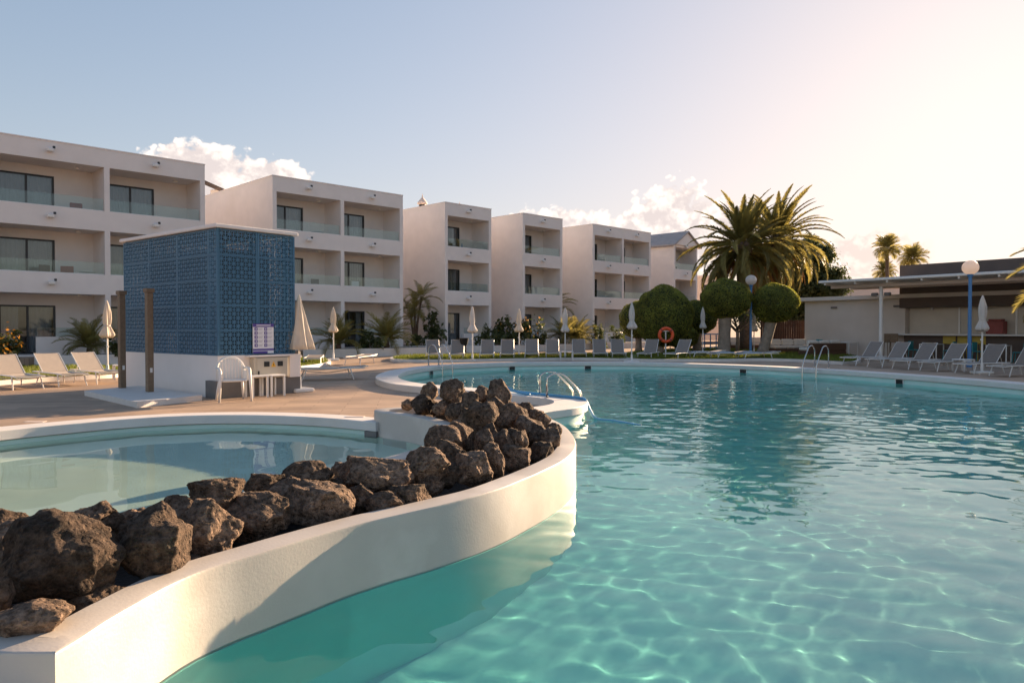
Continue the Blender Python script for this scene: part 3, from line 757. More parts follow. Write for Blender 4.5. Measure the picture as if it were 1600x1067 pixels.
for k in range(5):
    z = Z0 + .003 + .54 * k
    for i in range(2):
        panel(lm['r'], .005 + i * .957, 0, z, 0)
        panel(lm['r'], .955 + i * .957, LY, z, math.pi)
    for y0, key, wd in ((0.01, 'n', .34), (.36, 'l', 1.36), (1.725, 'l', 1.36), (3.09, 'l', 1.34)):
        panel(lm[key], 0, y0 + wd, z, -math.pi/2)
        panel(lm[key], LX, y0, z, math.pi/2)
MB().rbox(.30, 1.60, .5, 4.0, Z0, ZS - .35, .03).build('dark_core', m_black, P)  # black box added inside so the lattice holes look dark
MB().rbox(.16, .29, 2.2, 2.6, Z0, Z0 + .5, .02).build('control_box', m_pink, P)
gp = MB(); gp.box(-.09, LX + .05, -.11, -.003, 0, .37); gp.box(-.09, -.003, -.003, .35, 0, .37)
gp.build('grey_skirting', m_greyp, P)
MB().box(LX - .26, LX + .02, -.16, -.003, .372, .895).build('white_pier', m_white, P)
MB().box(.62, LX - .2, -.22, -.004, .86, .897).build('shelf', m_white, P)
# electric cabinet on the right face
E = thing('electric_cabinet', 'beige electric cabinet with warning triangle on the pump house', 'cabinet', P.matrix_basis @ Vector((1.16, -.115, .40)) if False else (0,0,0), 0)
E.location = PC + Vector((math.cos(PA), math.sin(PA), 0)) * 1.17 + Vector((math.sin(PA), -math.cos(PA), 0)) * .11 + Vector((0, 0, .39)); E.rotation_euler = (0, 0, PA)
MB().rbox(-.43, .43, -.09, .09, 0, .46, .012).build('body', m_beige, E)
MB().rbox(-.38, .40, -.105, -.09, .02, .44, .005).build('door', m_beige, E)
for x in (-.14, .20): MB().box(x - .065, x + .065, -.118, -.106, .25, .36).build('meter_window', m_black, E)
MB().add([(-.03, -.112, .24), (.09, -.112, .24), (.03, -.112, .36), (-.03, -.106, .24), (.09, -.106, .24), (.03, -.106, .36)], [(0,1,2),(3,5,4),(0,3,4,1),(1,4,5,2),(2,5,3,0)]).build('warning_sign', m_yel, E)
MB().add([(.022,-.1135,.262),(.036,-.1135,.262),(.031,-.1135,.292),(.042,-.1135,.292),(.024,-.1135,.332),(.03,-.1135,.302),(.019,-.1135,.302)], [(0,1,2,3,4,5,6)]).build('bolt_mark', m_black, E)
MB().box(-.36, -.33, -.125, -.106, .08, .16).build('handle', m_black, E)
# rules sign
G = thing('rules_sign', 'purple and white pool rules board with two rows of icons', 'sign', (0,0,0), PA)
G.location = PC + Vector((math.cos(PA), math.sin(PA), 0)) * 1.05 + Vector((math.sin(PA), -math.cos(PA), 0)) * .05 + Vector((0, 0, .93))
MB().box(-.26, .26, -.012, 0, 0, .66).build('board', m_sign, G)
MB().box(-.26, .26, -.016, -.0125, .585, .66).build('header', m_purple, G)
MB().box(-.26, .26, -.016, -.0125, .065, .105).build('footer', m_purple, G)
MB().box(-.26, .10, -.016, -.0125, .0, .05).build('footer', m_purple, G)
for x in (-.22, .02):
    for k in range(5):
        z = .505 - .09 * k
        MB().rbox(x, x + .075, -.017, -.0125, z, z + .07, .001).build('icon', m_purple, G)
        MB().box(x + .026, x + .05, -.0185, -.0172, z + .02, z + .05).build('pictogram', m_sign, G)
        MB().box(x + .09, x + .20, -.014, -.0125, z + .042, z + .052).build('text_line', m_ink, G)
        MB().box(x + .09, x + .18, -.014, -.0125, z + .018, z + .028).build('text_line', m_ink, G)
MB().box(-.18, .18, -.018, -.0165, .614, .634).build('title_line', m_sign, G)

# shower platform and posts
pl = [gnd(132, 611, .1), gnd(214, 629, .1), gnd(316, 618, .1), gnd(215, 603, .1)]
pl = [Vector((p.x, p.y, 0)) for p in pl]
tag(MB().prism(pl, 0, .11).build('shower_tray', m_coping), 'low white slab under the brown shower posts', 'shower tray')
for px, py, lb in ((191, 606, 'dark brown shower post at the back of the white slab'), (234, 612, 'brown shower post with push button nearer the front of the slab')):
    g = gnd(px, py, .11); t = thing('shower_post', lb, 'shower post', g, PA, 'shower posts')
    MB().rbox(-.065, .065, -.065, .065, 0, 2.15, .008).build('post', m_brownpost, t)
    MB().rbox(-.09, .09, -.09, .09, 2.15, 2.24, .01).build('shower_head', m_brownpost, t)
    MB().box(-.02, .03, -.075, -.0655, .42, .52).build('push_button', m_plastic, t)

# monobloc chair
def monobloc(label, loc, rz):
    t = thing('plastic_chair', label, 'chair', loc, rz)
    MB().rbox(-.24, .24, -.22, .22, .40, .44, .015).build('seat', m_plastic, t)
    # rounded back: frame arch and slats
    arch = [(-.25, .22, .42)] + [(.27 * math.cos(a), .24 + .10 * math.sin(a), .62 + .27 * math.sin(a)) for a in np.linspace(math.pi, 0, 13)] + [(.25, .22, .42)]
    MB().tube(arch, .026, 8).build('back_frame', m_plastic, t, smooth=True)
    for i in range(-3, 4):
        x = i * .062; h = .62 + math.sqrt(max(0, .25**2 - x*x))
        MB().box(x - .022, x + .022, .225, .24, .43, h + .01, Matrix.Identity(4)).build('back_slat', m_plastic, t)
    for s in (-1, 1):
        MB().tube([(s*.27, .22, .66), (s*.29, .05, .67), (s*.29, -.2, .66), (s*.285, -.25, .62), (s*.29, -.27, .4), (s*.31, -.3, 0)], [.028,.03,.03,.03,.028,.022], 8).build('arm', m_plastic, t, smooth=True)
        MB().tube([(s*.22, .2, .42), (s*.25, .28, .2), (s*.27, .33, 0)], [.03,.027,.022], 8).build('leg', m_plastic, t, smooth=True)
        MB().box(s*.25 - .02, s*.25 + .02, -.2, .2, .42, .62).build('side_panel', m_plastic, t)
g = gnd(364, 626, 0); monobloc('white plastic armchair beside the electric cabinet', g, PA - .35)
def small_table(label, loc, rz, s=.40, h=.45, group=None, mt=None):
    t = thing('side_table', label, 'table', loc, rz, group); mt = mt or m_plastic
    MB().rbox(-s/2, s/2, -s/2, s/2, h - .035, h, .01).build('table_top', mt, t)
    for x in (-1, 1):
        for y in (-1, 1): MB().box(x*(s/2 - .025) - .02, x*(s/2 - .025) + .02, y*(s/2 - .025) - .02, y*(s/2 - .025) + .02, 0, h - .035).build('leg', mt, t)
    return t
small_table('cream plastic side table between white armchair and its twin', gnd(401, 620), PA - .1, .38, .47)
small_table('cream plastic side table next to the big parasol', gnd(427, 618), PA + .05, .38, .47)

# ------------------------------------------------------------------ parasols
def parasol(label, loc, mt, h=2.35, s=1.0, loose=False, base=True, seed=0, group='closed parasols'):
    t = thing('parasol', label, 'parasol', loc, random.Random(seed).uniform(0, 6), group)
    MB().tube([(0,0,.02),(0,0,h - .02)], .024 * s, 10).build('pole', m_metalw, t, smooth=40)
    rr = random.Random(seed); ph = rr.uniform(0, 6)
    if loose:
        prof = [(.015, h + .05), (.03, h), (.06, h - .12), (.13, h - .4), (.22, h - .8), (.29, h - 1.08), (.33, h - 1.22), (.30, h - 1.225), (.12, h - 1.0)]
        pl_ = lambda a, z: (.16 * math.cos(8*a + ph) + .06 * math.sin(16*a + 3*z)) * min(1, max(0, (h - z) / .5))
    else:
        prof = [(.012, h + .05), (.03, h), (.055, h - .1), (.085, h - .3), (.095, h - .5), (.085, h - .65), (.07, h - .74), (.10, h - .84), (.15, h - .97), (.165, h - 1.03), (.11, h - 1.12), (.05, h - 1.05)]
        pl_ = lambda a, z: (.22 * math.cos(4*a + ph + 2*z) + .12 * math.cos(9*a + ph*2)) * min(1, max(0, (h - z) / .3))
    prof = [(r * s, z) for r, z in prof]
    MB().lathe(prof, 48, pleat=pl_).build('canopy', mt, t, smooth=True)
    if not loose: MB().lathe([(.082 * s, h - .76), (.088 * s, h - .745), (.082 * s, h - .72)], 20).build('tie', m_canvasw, t)
    MB().rbox(-.025, .06, -.02, .02, h - 1.42, h - 1.36, .005).build('crank', m_plastic, t)
    if base:
        MB().rbox(-.25, .25, -.25, .25, 0, .09, .02).build('base', m_plastic, t)
        MB().lathe([(.045, .09), (.05, .2), (.04, .34)], 12).build('socket', m_plastic, t)
    return t
parasol('cream parasol hanging loosely closed beside the pump house', gnd(468, 612), m_canvas, 2.22, 1.0, True, seed=1)
parasol('cream closed parasol behind the tan loungers', gnd(168, 587), m_canvas, 2.3, 1.1, seed=2)
for i, (px, py, lb, mt) in enumerate(((521, 563, 'closed parasol before the two bay block, between small palms', m_canvas), (738, 565, 'closed parasol beside the dark ash bin', m_canvasw),
    (811, 559, 'closed parasol before the flowering bushes', m_canvas), (883, 562, 'closed parasol beside a dark bushy palm behind the far loungers', m_canvasw), (987, 566, 'closed parasol left of the big clipped ball', m_canvasw),
    (1098, 556, 'closed parasol between two clipped ball trees', m_canvasw), (1178, 553, 'closed parasol half hidden by the blue lamp post', m_canvasw))):
    parasol(lb, gnd(px, py), mt, 2.4 + (.15 if px in (987, 1098) else 0), 1.15, seed=10 + i)
parasol('white closed parasol among the right hand loungers', gnd(1534, 584), m_canvasw, 2.5, 1.15, seed=30)

# ------------------------------------------------------------------ loungers
def make_lounger(ang, sling, label, group, towel=False):
    t = thing('sun_lounger', label, 'sun lounger', (0,0,0), 0, group)
    fr = MB(); z = .33
    for s in (-1, 1): fr.tube([(0, s*.31, z - .02), (.3, s*.31, z), (1.28, s*.31, z), (1.9, s*.31, z)], .018, 6)
    fr.tube([(0, -.31, z - .02), (0, .31, z - .02)], .018, 6); fr.tube([(1.9, -.31, z), (1.9, .31, z)], .018, 6)
    fr.build('frame', m_metalw, t, smooth=40)
    for x, dx in ((.28, -.14), (1.5, .10)):
        for s in (-1, 1):
            MB().tube([(x, s*.31, z), (x + dx*.45, s*.315, z*.5), (x + dx, s*.33, 0)], [.02, .019, .016], 6).build('leg', m_metalw, t, smooth=40)
    MB().tube([(.28, -.3, z - .07), (.9, 0, z - .13), (1.5, .3, z - .07)], .012, 5).build('brace', m_metalw, t)
    m = MB(); n = 8; vs = []
    for i in range(n + 1):
        x = .03 + 1.2 * i / n; zz = z + .012 - .03 * math.sin(math.pi * i / n)
        vs += [(x, -.295, zz), (x, .295, zz), (x, .295, zz - .01), (x, -.295, zz - .01)]
    m.add(vs, [(4*i+k, 4*i+4+k, 4*i+4+(k+1) % 4, 4*i+(k+1) % 4) for i in range(n) for k in range(4)] + [(0,1,2,3)] + [(4*n+3,4*n+2,4*n+1,4*n)])
    m.build('seat', sling, t, smooth=40)
    rot = Matrix.Translation((1.25, 0, z + .01)) @ Matrix.Rotation(-R(ang), 4, 'Y')
    b = MB(); b.box(0, .74, -.295, .295, -.006, .008, rot); bk = b.build('backrest', sling, t)
    e = MB(); e.tube([rot @ Vector(p) for p in ((0, -.30, 0), (.76, -.30, 0), (.76, .30, 0), (0, .30, 0))], .014, 6); e.build('back_frame', m_metalw if ang else m_metalw, bk)
    if ang > 10:
        q = rot @ Vector((.45, 0, 0)); s_ = MB()
        for s in (-.2, .2): s_.tube([(q.x, s, q.z), (q.x + .14, s, z)], .01, 5)
        s_.build('prop', m_metalw, t)
    if towel: MB().rbox(.1, 1.1, -.28, .28, z + .0, z + .06, .02).build('towel', m_towel, t)
    return t
raised = make_lounger(52, m_sling, '', 'grey loungers'); ur = [False]
tanl = make_lounger(38, m_tan, '', 'tan loungers'); ut = [False]
flat = make_lounger(3, m_sling, '', 'flat loungers'); uf = [False]
flatt = make_lounger(6, m_sling, '', 'flat loungers', True); uft = [False]
def head(loc, ang): return loc
# far row: foot end towards the pool
FARL = ['grey mesh lounger at the end of the far row nearest the blue pump house', 'grey mesh lounger next to the black ash bin, on its pump house side', 'grey mesh lounger beside the parasol that stands by the ash bin',
  'grey mesh lounger before the broad leaved shrub, beside a cream parasol', 'grey mesh lounger before the orange blossoming bush', 'grey mesh lounger beside the small white table, on its blossom bush side', 'grey mesh lounger beside the small white table, on its clipped shrub side',
  'grey mesh lounger second from the parasol by the biggest clipped ball', 'grey mesh lounger squarely facing the pool next to the parasol by the biggest ball', 'grey mesh lounger slightly turned, beside the parasol next to the biggest clipped ball', 'grey mesh lounger turned aside in front of the orange lifebuoy']
FAR = [(681,564.5),(712,564.5),(760,564),(792,563.5),(831,563),(864,562.5),(906,562.5),(939,562.5),(968,562.5),(1005,563),(1046,563.5)]
for i, (px, py) in enumerate(FAR):
    g = gnd(px, py); rz = math.pi/2 + R((760 - px) * .02) + (R(-20) if i == 9 else R(-32) if i == 10 else 0)
    if i == 0: rz += R(10)
    lb = FARL[i]
    place(raised, ur, g, rz, lb, 'grey loungers on the far side')
RIGHT = [(1322,571,20),(1362,574,20),(1402,577,20),(1446,580,19),(1502,583.5,18),(1556,588,16)]
for i, (px, py, a) in enumerate(RIGHT):
    lb = ['grey mesh lounger nearest the right hand ladder in the row before the bar', 'second grey mesh lounger from the right hand ladder before the bar', 'third grey mesh lounger from the right hand ladder before the bar',
          'fourth grey mesh lounger from the right hand ladder, next to the white side table', 'grey mesh lounger just beyond the white parasol before the bar', 'second grey mesh lounger beyond the white parasol before the bar'][i]
    g = gnd(px, py); place(raised, ur, g, R(a + 4), lb, 'grey loungers before the bar')
LEFT = [(48,609,150),(118,604,150),(176,600,150),(-30,616,150)]
for i, (px, py, a) in enumerate(LEFT):
    g = gnd(px, py); place(tanl, ut, g, R(a - 8), ['third tan lounger from the brown shower posts', 'second tan lounger from the brown shower posts', 'tan lounger next to the brown shower posts', 'fourth tan lounger from the brown shower posts'][i], 'tan loungers')
for i, (px, py, a, lb) in enumerate(((487, 573, 100, 'flat lounger behind the big parasol'), (548, 571, 78, 'flat lounger under the parasol by the small palms'), (372+90, 594, 20, 'white framed lounger mostly hidden by the pump house'))):
    place(flat, uf, gnd(px, py), R(a), lb, 'flat loungers')
for i, (px, py, a, lb) in enumerate(((1072, 562, 20, 'flat lounger with towel beside the turned grey lounger'), (1110, 563, 16, 'flat lounger with crumpled towel under the lawn parasol'), (1152, 563.5, 12, 'flat lounger with crumpled towel beside the blue lamp post'))):
    place(flatt, uft, gnd(px, py), R(a), lb, 'flat loungers')
small_table('small white side table between the right hand loungers', gnd(1505, 580), R(20), .5, .42, 'lounger side tables', m_metalw)
small_table('small white side table between far loungers by a parasol', gnd(885, 563), 0, .6, .42, 'lounger side tables', m_metalw)
small_table('small white side table behind the brown shower post', gnd(190, 592), .6, .45, .42, 'lounger side tables', m_metalw)

# ------------------------------------------------------------------ pool ladders, skimmers, hose, depth tiles
def ladder(label, loc, rz, s=1.0):
    t = thing('pool_ladder', label, 'ladder', loc, rz, 'pool ladders')      # local +x points into the water
    for y in (-.25, .25):
        pth = [(-.32, y, -.02), (-.32, y, .42)] + [(-.12 - .20 * math.cos(a), y, .55 + .20 * math.sin(a)) for a in np.linspace(.3, 2.5, 9)] + [(.27, y, .30), (.36, y, .1), (.38, y, -.25), (.38, y, -1.0)]
        MB().tube(pth, .021, 10).build('handrail', m_steel, t, smooth=True)
        MB().lathe([(.05, .0), (.05, .02), (.025, .03)], 14, (-.32, y, .0)).build('flange', m_steel, t)
    for z in (-.35, -.62, -.88): MB().rbox(.34, .44, -.25, .25, z - .015, z + .015, .006).build('step', m_plastic, t)
    return t
ladder('steel ladder on the rounded pool promontory beside the rocks', (.93, 14.5, .15), R(12)).scale = (1, 1.1, .62)
ladder('steel ladder at the far right pool edge', (10.0, 24.2, .15), R(215))
ladder('steel ladder at the far left pool edge', (-2.55, 26.05, .15), R(-40))
def near_on(path, x, y): return min(range(len(path)), key=lambda i: (path[i].x - x)**2 + (path[i].y - y)**2)
def skimmer(label, px, py):
    g = gnd(px, py, -.05); i = near_on(p_prom, g.x, g.y); p = p_prom[i]; tt = (p_prom[i+1] - p_prom[i-1]).normalized(); inn_ = Vector((-tt.y, tt.x, 0)) * SGN
    t = thing('pool_skimmer', label, 'skimmer', (p.x, p.y, 0), math.atan2(tt.y, tt.x), 'pool skimmers')
    s = SGN
    MB().box(-.12, .12, -.004 if s > 0 else -.01, .012 if s > 0 else .004, -.14, .0).build('opening', m_black, t)
    f = MB()
    for x0, x1, z0, z1 in ((-.145, -.12, -.16, .015), (.12, .145, -.16, .015), (-.12, .12, -.16, -.14)): f.box(x0, x1, -.004, .016 * s, z0, z1)
    f.build('surround', m_plastic, t)
for px, py, lb in ((669, 582, 'dark skimmer mouth below the far left ladder'), (786, 573, 'dark skimmer mouth in the far pool wall before the flowering bushes'), (918, 572, 'dark skimmer mouth before the middle of the far loungers'), (1184, 578, 'dark skimmer mouth near the blue lamp post'), (1434, 595, 'dark skimmer mouth below the right hand loungers')):
    skimmer(lb, px, py)
# skimmer of the paddling pool
t = thing('pool_skimmer', 'square dark skimmer where paddling pool meets the planter wall', 'skimmer', (-2.02, 10.56, 0), math.atan2(-.59, .97), 'pool skimmers')
MB().box(-.11, .11, -.03, .02, -.16, .012).build('opening', m_greyp, t)
pts = [(.35, 14.6, .17), (.1, 14.9, .2), (-.1, 15.2, .26), (.02, 15.25, .19), (.5, 14.75, .175), (1.0, 14.2, .175), (1.28, 13.9, .175), (1.36, 13.6, .16), (1.42, 13.35, 0), (1.5, 13.0, -.11), (1.8, 12.8, -.13), (2.2, 12.2, -.14)]
hp = []
P3 = [Vector(p) for p in pts]
for i in range(len(P3) - 1):
    a, b, c_, d = P3[max(i-1, 0)], P3[i], P3[i+1], P3[min(i+2, len(P3)-1)]
    for j in range(6):
        u = j / 6; hp.append(.5 * ((2*b) + (c_-a)*u + (2*a-5*b+4*c_-d)*u*u + (3*b-a-3*c_+d)*u**3))
tag(MB().tube(hp, .026, 8).build('hose', m_hose, smooth=True), 'blue pool cleaning hose lying over the promontory into the water', 'hose')
for (px, py, lb, tz) in ((55, 659, 'small depth marker tile on the left paddling pool coping', .152), (555, 651, 'small depth marker tile on the right paddling pool coping', .152), (598, 591, 'small depth marker tile on the left tip of the big pool coping', .152)):
    g = gnd(px, py, tz); t = MB().rbox(-.14, .14, -.05, .05, 0, .006, .002).build('depth_tile', m_pink); t.location = g; tag(t, lb, 'marker tile', 'depth marker tiles')

# ------------------------------------------------------------------ lamp posts, lifebuoy, ash bin
def lamp(label, px, Y, zg, r, mt):
    x = (px - 800) / F * Y; t = thing('lamp_post', label, 'lamp post', (x, Y, 0), 0, 'globe lamp posts')
    MB().tube([(0,0,0),(0,0,1.2),(0,0,zg - r*.9)], [.07,.065,.06], 14).build('post', mt, t, smooth=40)
    MB().lathe([(.10, 0), (.10, .12), (.075, .14)], 14).build('foot', mt, t)
    MB().lathe([(.09, zg - r - .06), (.11, zg - r*.9), (.09, zg - r*.86)], 14).build('collar', mt, t)
    prof = [(r * math.sin(a) + .001, zg - r * .93 * math.cos(a)) for a in np.linspace(.05, math.pi - .05, 18)]
    MB().lathe(prof, 28).build('globe', m_frost, t, smooth=True)
lamp('blue lamp post with white globe between the two clipped ball trees', 1173, 39.5, 4.05, .29, m_bluepole)
lamp('blue lamp post with white globe before the bar', 1515, 28, 3.78, .29, m_bluepole)
g = gnd(1040, 556, .05)
t = thing('lifebuoy_stand', 'white post that carries the orange lifebuoy', 'stand', g)
MB().tube([(0,0,0),(0,0,1.25)], .035, 10).build('post', m_metalw, t); MB().box(-.22, .22, -.05, .05, 1.25, 1.31).build('crossbar', m_metalw, t)
t = thing('lifebuoy', 'orange ring lifebuoy hung on a white stand on the lawn', 'lifebuoy', g + Vector((0, -.1, 1.08)))
MB().tube([(.34 * math.cos(a), 0, .34 * math.sin(a)) for a in np.linspace(0, 2*math.pi, 33)[:-1]], .085, 12, True).build('ring', m_orange, t, smooth=True)
for k in range(4):
    a0 = k * math.pi/2 + .75
    MB().tube([(.34 * math.cos(a), 0, .34 * math.sin(a)) for a in np.linspace(a0 - .09, a0 + .09, 4)], .089, 12).build('band', m_red, t, smooth=40)
g = gnd(725, 562)
t = thing('ash_bin', 'black bowl shaped ash bin on a post behind far loungers', 'bin', g)
MB().tube([(0,0,0),(0,0,.8)], .035, 8).build('post', m_black, t); MB().lathe([(.08, .62), (.17, .75), (.22, 1.0), (.23, 1.02), (.2, 1.02)], 16).build('bowl', m_black, t, smooth=40); MB().lathe([(.16, 0), (.16, .03)], 14).build('foot', m_black, t)

# ------------------------------------------------------------------ bar pavilion
BA = math.atan2(-.8, .6); BO = Vector((16.7, 42.0, 0))
def bl(x, y, z=0): return BO + Vector((.6, -.8, 0)) * x + Vector((.8, .6, 0)) * y + Vector((0, 0, z))
BR = thing('bar_pavilion', 'low beige bar building with dark fascia and slatted shutters', 'building', BO, BA)
XE = 24
w = MB(); w.box(0, 5.4, 0, .25, 0, 3.0); w.box(0, .25, .25, 7, 0, 3.0); w.box(.25, XE, 6.75, 7, 0, 3.0); w.box(XE - .25, XE, .6, 6.75, 0, 3.0)
w.build('wall', m_barwall, BR)
MB().box(-.35, XE + .3, -.33, 7.3, 3.0, 3.2).build('roof', m_barwall, BR)
MB().box(5.42, XE, -.30, 5.5, 3.202, 4.65).build('upper_fascia', m_barbrown, BR)
MB().box(5.42, XE, -.30, -.05, 2.5, 2.998).build('lower_fascia', m_barbrown, BR)
MB().box(5.42, 5.6, -.05, .5, 0, 2.5).build('pier', m_barwall, BR)
x = 5.62
while x < XE - 1:
    Sh = MB().box(x, x + 2.34, .34, .36, 1.2, 2.5).build('shutter', m_shut, BR)
    sl = MB()
    for k in range(16): sl.box(x + .01, x + 2.33, .325, .34, 1.215 + k*.08, 1.27 + k*.08)
    sl.build('slats', m_shut, Sh); Sh.children[0]['kind'] = 'stuff'
    MB().box(x + 2.34, x + 2.42, .28, .38, 1.2, 2.5).build('shutter_post', m_metalw, BR)
    MB().lathe([(.03, 2.38), (.05, 2.40), (.05, 2.5)], 8, (x + 1.2, .1, 0)).build('bar_lamp', m_plastic, BR)
    x += 2.42
C_ = MB().box(5.0, XE, -.62, .3, 1.12, 1.2).build('counter', m_coping, BR)
MB().box(5.62, XE, -.2, .28, 0, 1.118).build('counter_front', m_barbrown, BR)
for x0 in (7.5, 8.15, 8.8): MB().box(x0, x0 + .56, -.26, -.203, .72, 1.1).build('yellow_panel', m_yelp, C_)
t = thing('drink_machine', 'dull red drinks machine standing on the bar counter', 'machine', bl(9.75, -.1, 1.2), BA)
MB().rbox(-.35, .35, -.28, .28, 0, .6, .03).build('body', m_red, t); MB().rbox(-.28, .28, -.2, .2, .6, .7, .02).build('lid', m_red, t)
for x0 in (1.6, 5.0): MB().rbox(x0, x0 + .35, -.09, -.003, 2.55, 2.66, .02).build('wall_light', m_greyp, BR)
CN = thing('bar_canopy', 'thin white flat canopy on slim columns before the bar', 'canopy', BO, BA)
MB().rbox(3.76, XE, -5.0, -.36, 3.66, 3.78, .02).build('canopy_roof', m_metalw, CN)
for k in range(14): MB().box(4.0 + k*1.5, 4.08 + k*1.5, -4.9, -.4, 3.56, 3.659).build('purlin', m_metalw, CN)
for y in (-4.05, -2.2): MB().box(3.9, XE - .1, y - .06, y + .06, 3.42, 3.558).build('beam', m_pink, CN)
for x0 in (6.36, 13.6):
    c = MB().tube([(x0, -4.05, 0), (x0, -4.05, 3.42)], .085, 14).build('column', m_metalw, CN, smooth=40)
    for s in (-1, 1):
        MB().rbox(x0 + s*.3 - .14, x0 + s*.3 + .14, -4.15, -3.95, 2.98, 3.14, .03).build('floodlight', m_greyp, c)
        MB().tube([(x0, -4.05, 2.95), (x0 + s*.25, -4.05, 3.0)], .025, 6).build('bracket', m_metalw, c)
def cafe_table(label, loc, rz, mt=m_metalw, h=.74, s=.8): return small_table(label, loc, rz, s, h, 'bar terrace tables', mt)
def cafe_chair(label, loc, rz, mt):
    t = thing('cafe_chair', label, 'chair', loc, rz, 'bar terrace chairs')
    MB().rbox(-.22, .22, -.22, .22, .42, .46, .015).build('seat', mt, t); MB().rbox(-.22, .22, .19, .23, .46, .86, .015).build('backrest', mt, t)
    for x in (-1, 1):
        for y in (-1, 1): MB().tube([(x*.21, y*.23, 0), (x*.19, y*.19, .43)], .016, 6).build('leg', mt, t)
cafe_table('white table against the plain bar wall beside a lone teal chair', bl(2.9, -.9), BA, s=.95)
cafe_chair('lone teal chair beside the brown wicker sofa', bl(1.7, -1.1), BA + 1.2, m_teal)
for i, (x, y) in enumerate(((7.6, -1.7), (10.6, -2.2), (13.2, -2.0))):
    cafe_table('white terrace table under the canopy before the bar counter', bl(x, y), BA + .1*i)
    cafe_chair('teal chair at a white table under the bar canopy', bl(x - .75, y), BA + 1.5, m_teal); cafe_chair('teal chair at a white table under the bar canopy', bl(x + .8, y), BA - 1.5, m_teal)
for i, x in enumerate((5.15, 5.55)):
    t = thing('bar_stool', 'tall brown bar stool standing at the end of the counter', 'bar stool', bl(x, -1.1), BA + .3*i, 'brown bar stools')
    MB().rbox(-.18, .18, -.18, .18, .76, .81, .02).build('seat', m_brownpost, t); MB().rbox(-.17, .17, .15, .18, .81, 1.2, .02).build('backrest', m_brownpost, t)
    for a in (-1, 1):
        for b in (-1, 1): MB().tube([(a*.2, b*.2, 0), (a*.15, b*.15, .77)], .018, 6).build('leg', m_brownpost, t)
for i, x in enumerate((7.1, 8.6, 9.2)):
    t = thing('bar_stool', 'yellow bar stool at the counter under the canopy', 'bar stool', bl(x, -1.0), BA, 'yellow bar stools')
    MB().rbox(-.18, .18, -.18, .18, .72, .78, .02).build('seat', m_yelp, t)
    for a in (-1, 1):
        for b in (-1, 1): MB().tube([(a*.2, b*.2, 0), (a*.15, b*.15, .73)], .018, 6).build('leg', m_yelp, t)
# wicker sofas with pale cushions
def sofa(label, loc, rz, L_, arm=True):
    t = thing('wicker_sofa', label, 'sofa', loc, rz, 'wicker sofas')
    MB().rbox(-L_/2, L_/2, -.45, .45, 0, .34, .03).build('base', m_wick, t)
    MB().rbox(-L_/2, L_/2, .28, .45, .34, .72, .03).build('back', m_wick, t)
    if arm: MB().rbox(-L_/2, -L_/2 + .16, -.45, .28, .34, .6, .03).build('arm', m_wick, t)
    n = max(1, round(L_ / .8)); a0 = -L_/2 + (.17 if arm else .01); wd = (L_/2 - a0) / n
    for k in range(n):
        MB().rbox(a0 + k*wd + .01, a0 + (k+1)*wd - .01, -.43, .26, .34, .50, .04).build('seat_cushion', m_cush, t, smooth=30)
        MB().rbox(a0 + k*wd + .02, a0 + (k+1)*wd - .02, .08, .27, .50, .86, .05).build('back_cushion', m_cush, t, smooth=30)
sofa('brown wicker sofa seen from behind at the lawn edge by the bar', gnd(1285, 558), R(200), 2.3)
sofa('brown wicker sofa with broad pale cushions beside the leaning trunk', gnd(1232, 553.5), R(15), 2.4, False)
sofa('pale cushioned sofa behind the branching shrub', gnd(1163, 547.5), R(8), 2.6)
sofa('pale cushioned sofa against the wooden fence', gnd(1208, 546.5), R(-12), 1.7)
FN = thing('wooden_fence', 'dark brown upright board fence beside the bar', 'fence', (0, 0, 0))
fa, fb = atY(1188, 540, 47), atY(1262, 540, 44)
fa.z = fb.z = 0; dv = (fb - fa); n = int(dv.length / .17); dv.normalize(); ang = math.atan2(dv.y, dv.x)
FN.location = fa; FN.rotation_euler = (0, 0, ang)
bd = MB().rbox(0, .15, 0, .025, .05, 1.95, .004).build('board', m_wood, FN)
for k in range(1, n + 1):
    c = bd.copy(); COL.objects.link(c); c.parent = FN; c.location = (k*.168, 0, random.uniform(-.02, .02))
for z in (.4, 1.6): MB().box(0, n*.168 + .15, .026, .07, z, z + .09).build('rail', m_wood, FN)
RL = thing('blue_railing', 'blue painted railing behind the clipped trees', 'railing', atY(1058, 540, 46) * Vector((1, 1, 0)) if False else (0, 0, 0))
ra, rb_ = atY(1056, 540, 46), atY(1128, 540, 46); 
for k in range(9):
    p = ra.lerp(rb_, k / 8); MB().tube([(p.x, p.y, 0), (p.x, p.y, 1.1)], .035, 8).build('post', m_bluepole, RL)
for z in (1.1, .55): MB().tube([(ra.x, ra.y, z), (rb_.x, rb_.y, z)], .035, 8).build('rail', m_bluepole, RL)
cafe_table('white table seen through the orange lifebuoy', gnd(1042, 550.5), .2, s=.8)
cafe_chair('teal chair behind the lifebuoy under the big clipped ball', gnd(1022, 551), .4, m_teal)
# plain buildings behind
def far_house(label, px0, px1, py, Y, z1, mt):
    a, b = atY(px0, py, Y), atY(px1, py, Y); t = thing('far_house', label, 'building', ((a.x + b.x)/2, Y, 0), 0, 'houses behind'); h = (b.x - a.x)/2
    MB().box(-h, h, 0, 6, 0, z1).build('wall', mt, t); MB().box(-h - .1, h + .1, -.1, 6.1, z1, z1 + .15).build('roof', m_white, t)
    for x in np.arange(-h + 1.2, h - 1, 2.6): MB().box(x, x + .9, -.03, -.003, z1 - 1.9, z1 - .8).build('window', m_dark, t)
far_house('plain white house showing between dark tree and bar', 1262, 1425, 450, 66, 5.05, m_pink)
far_house('beige house corner beyond the gabled block', 1078, 1130, 440, 74, 6.6, m_pink)

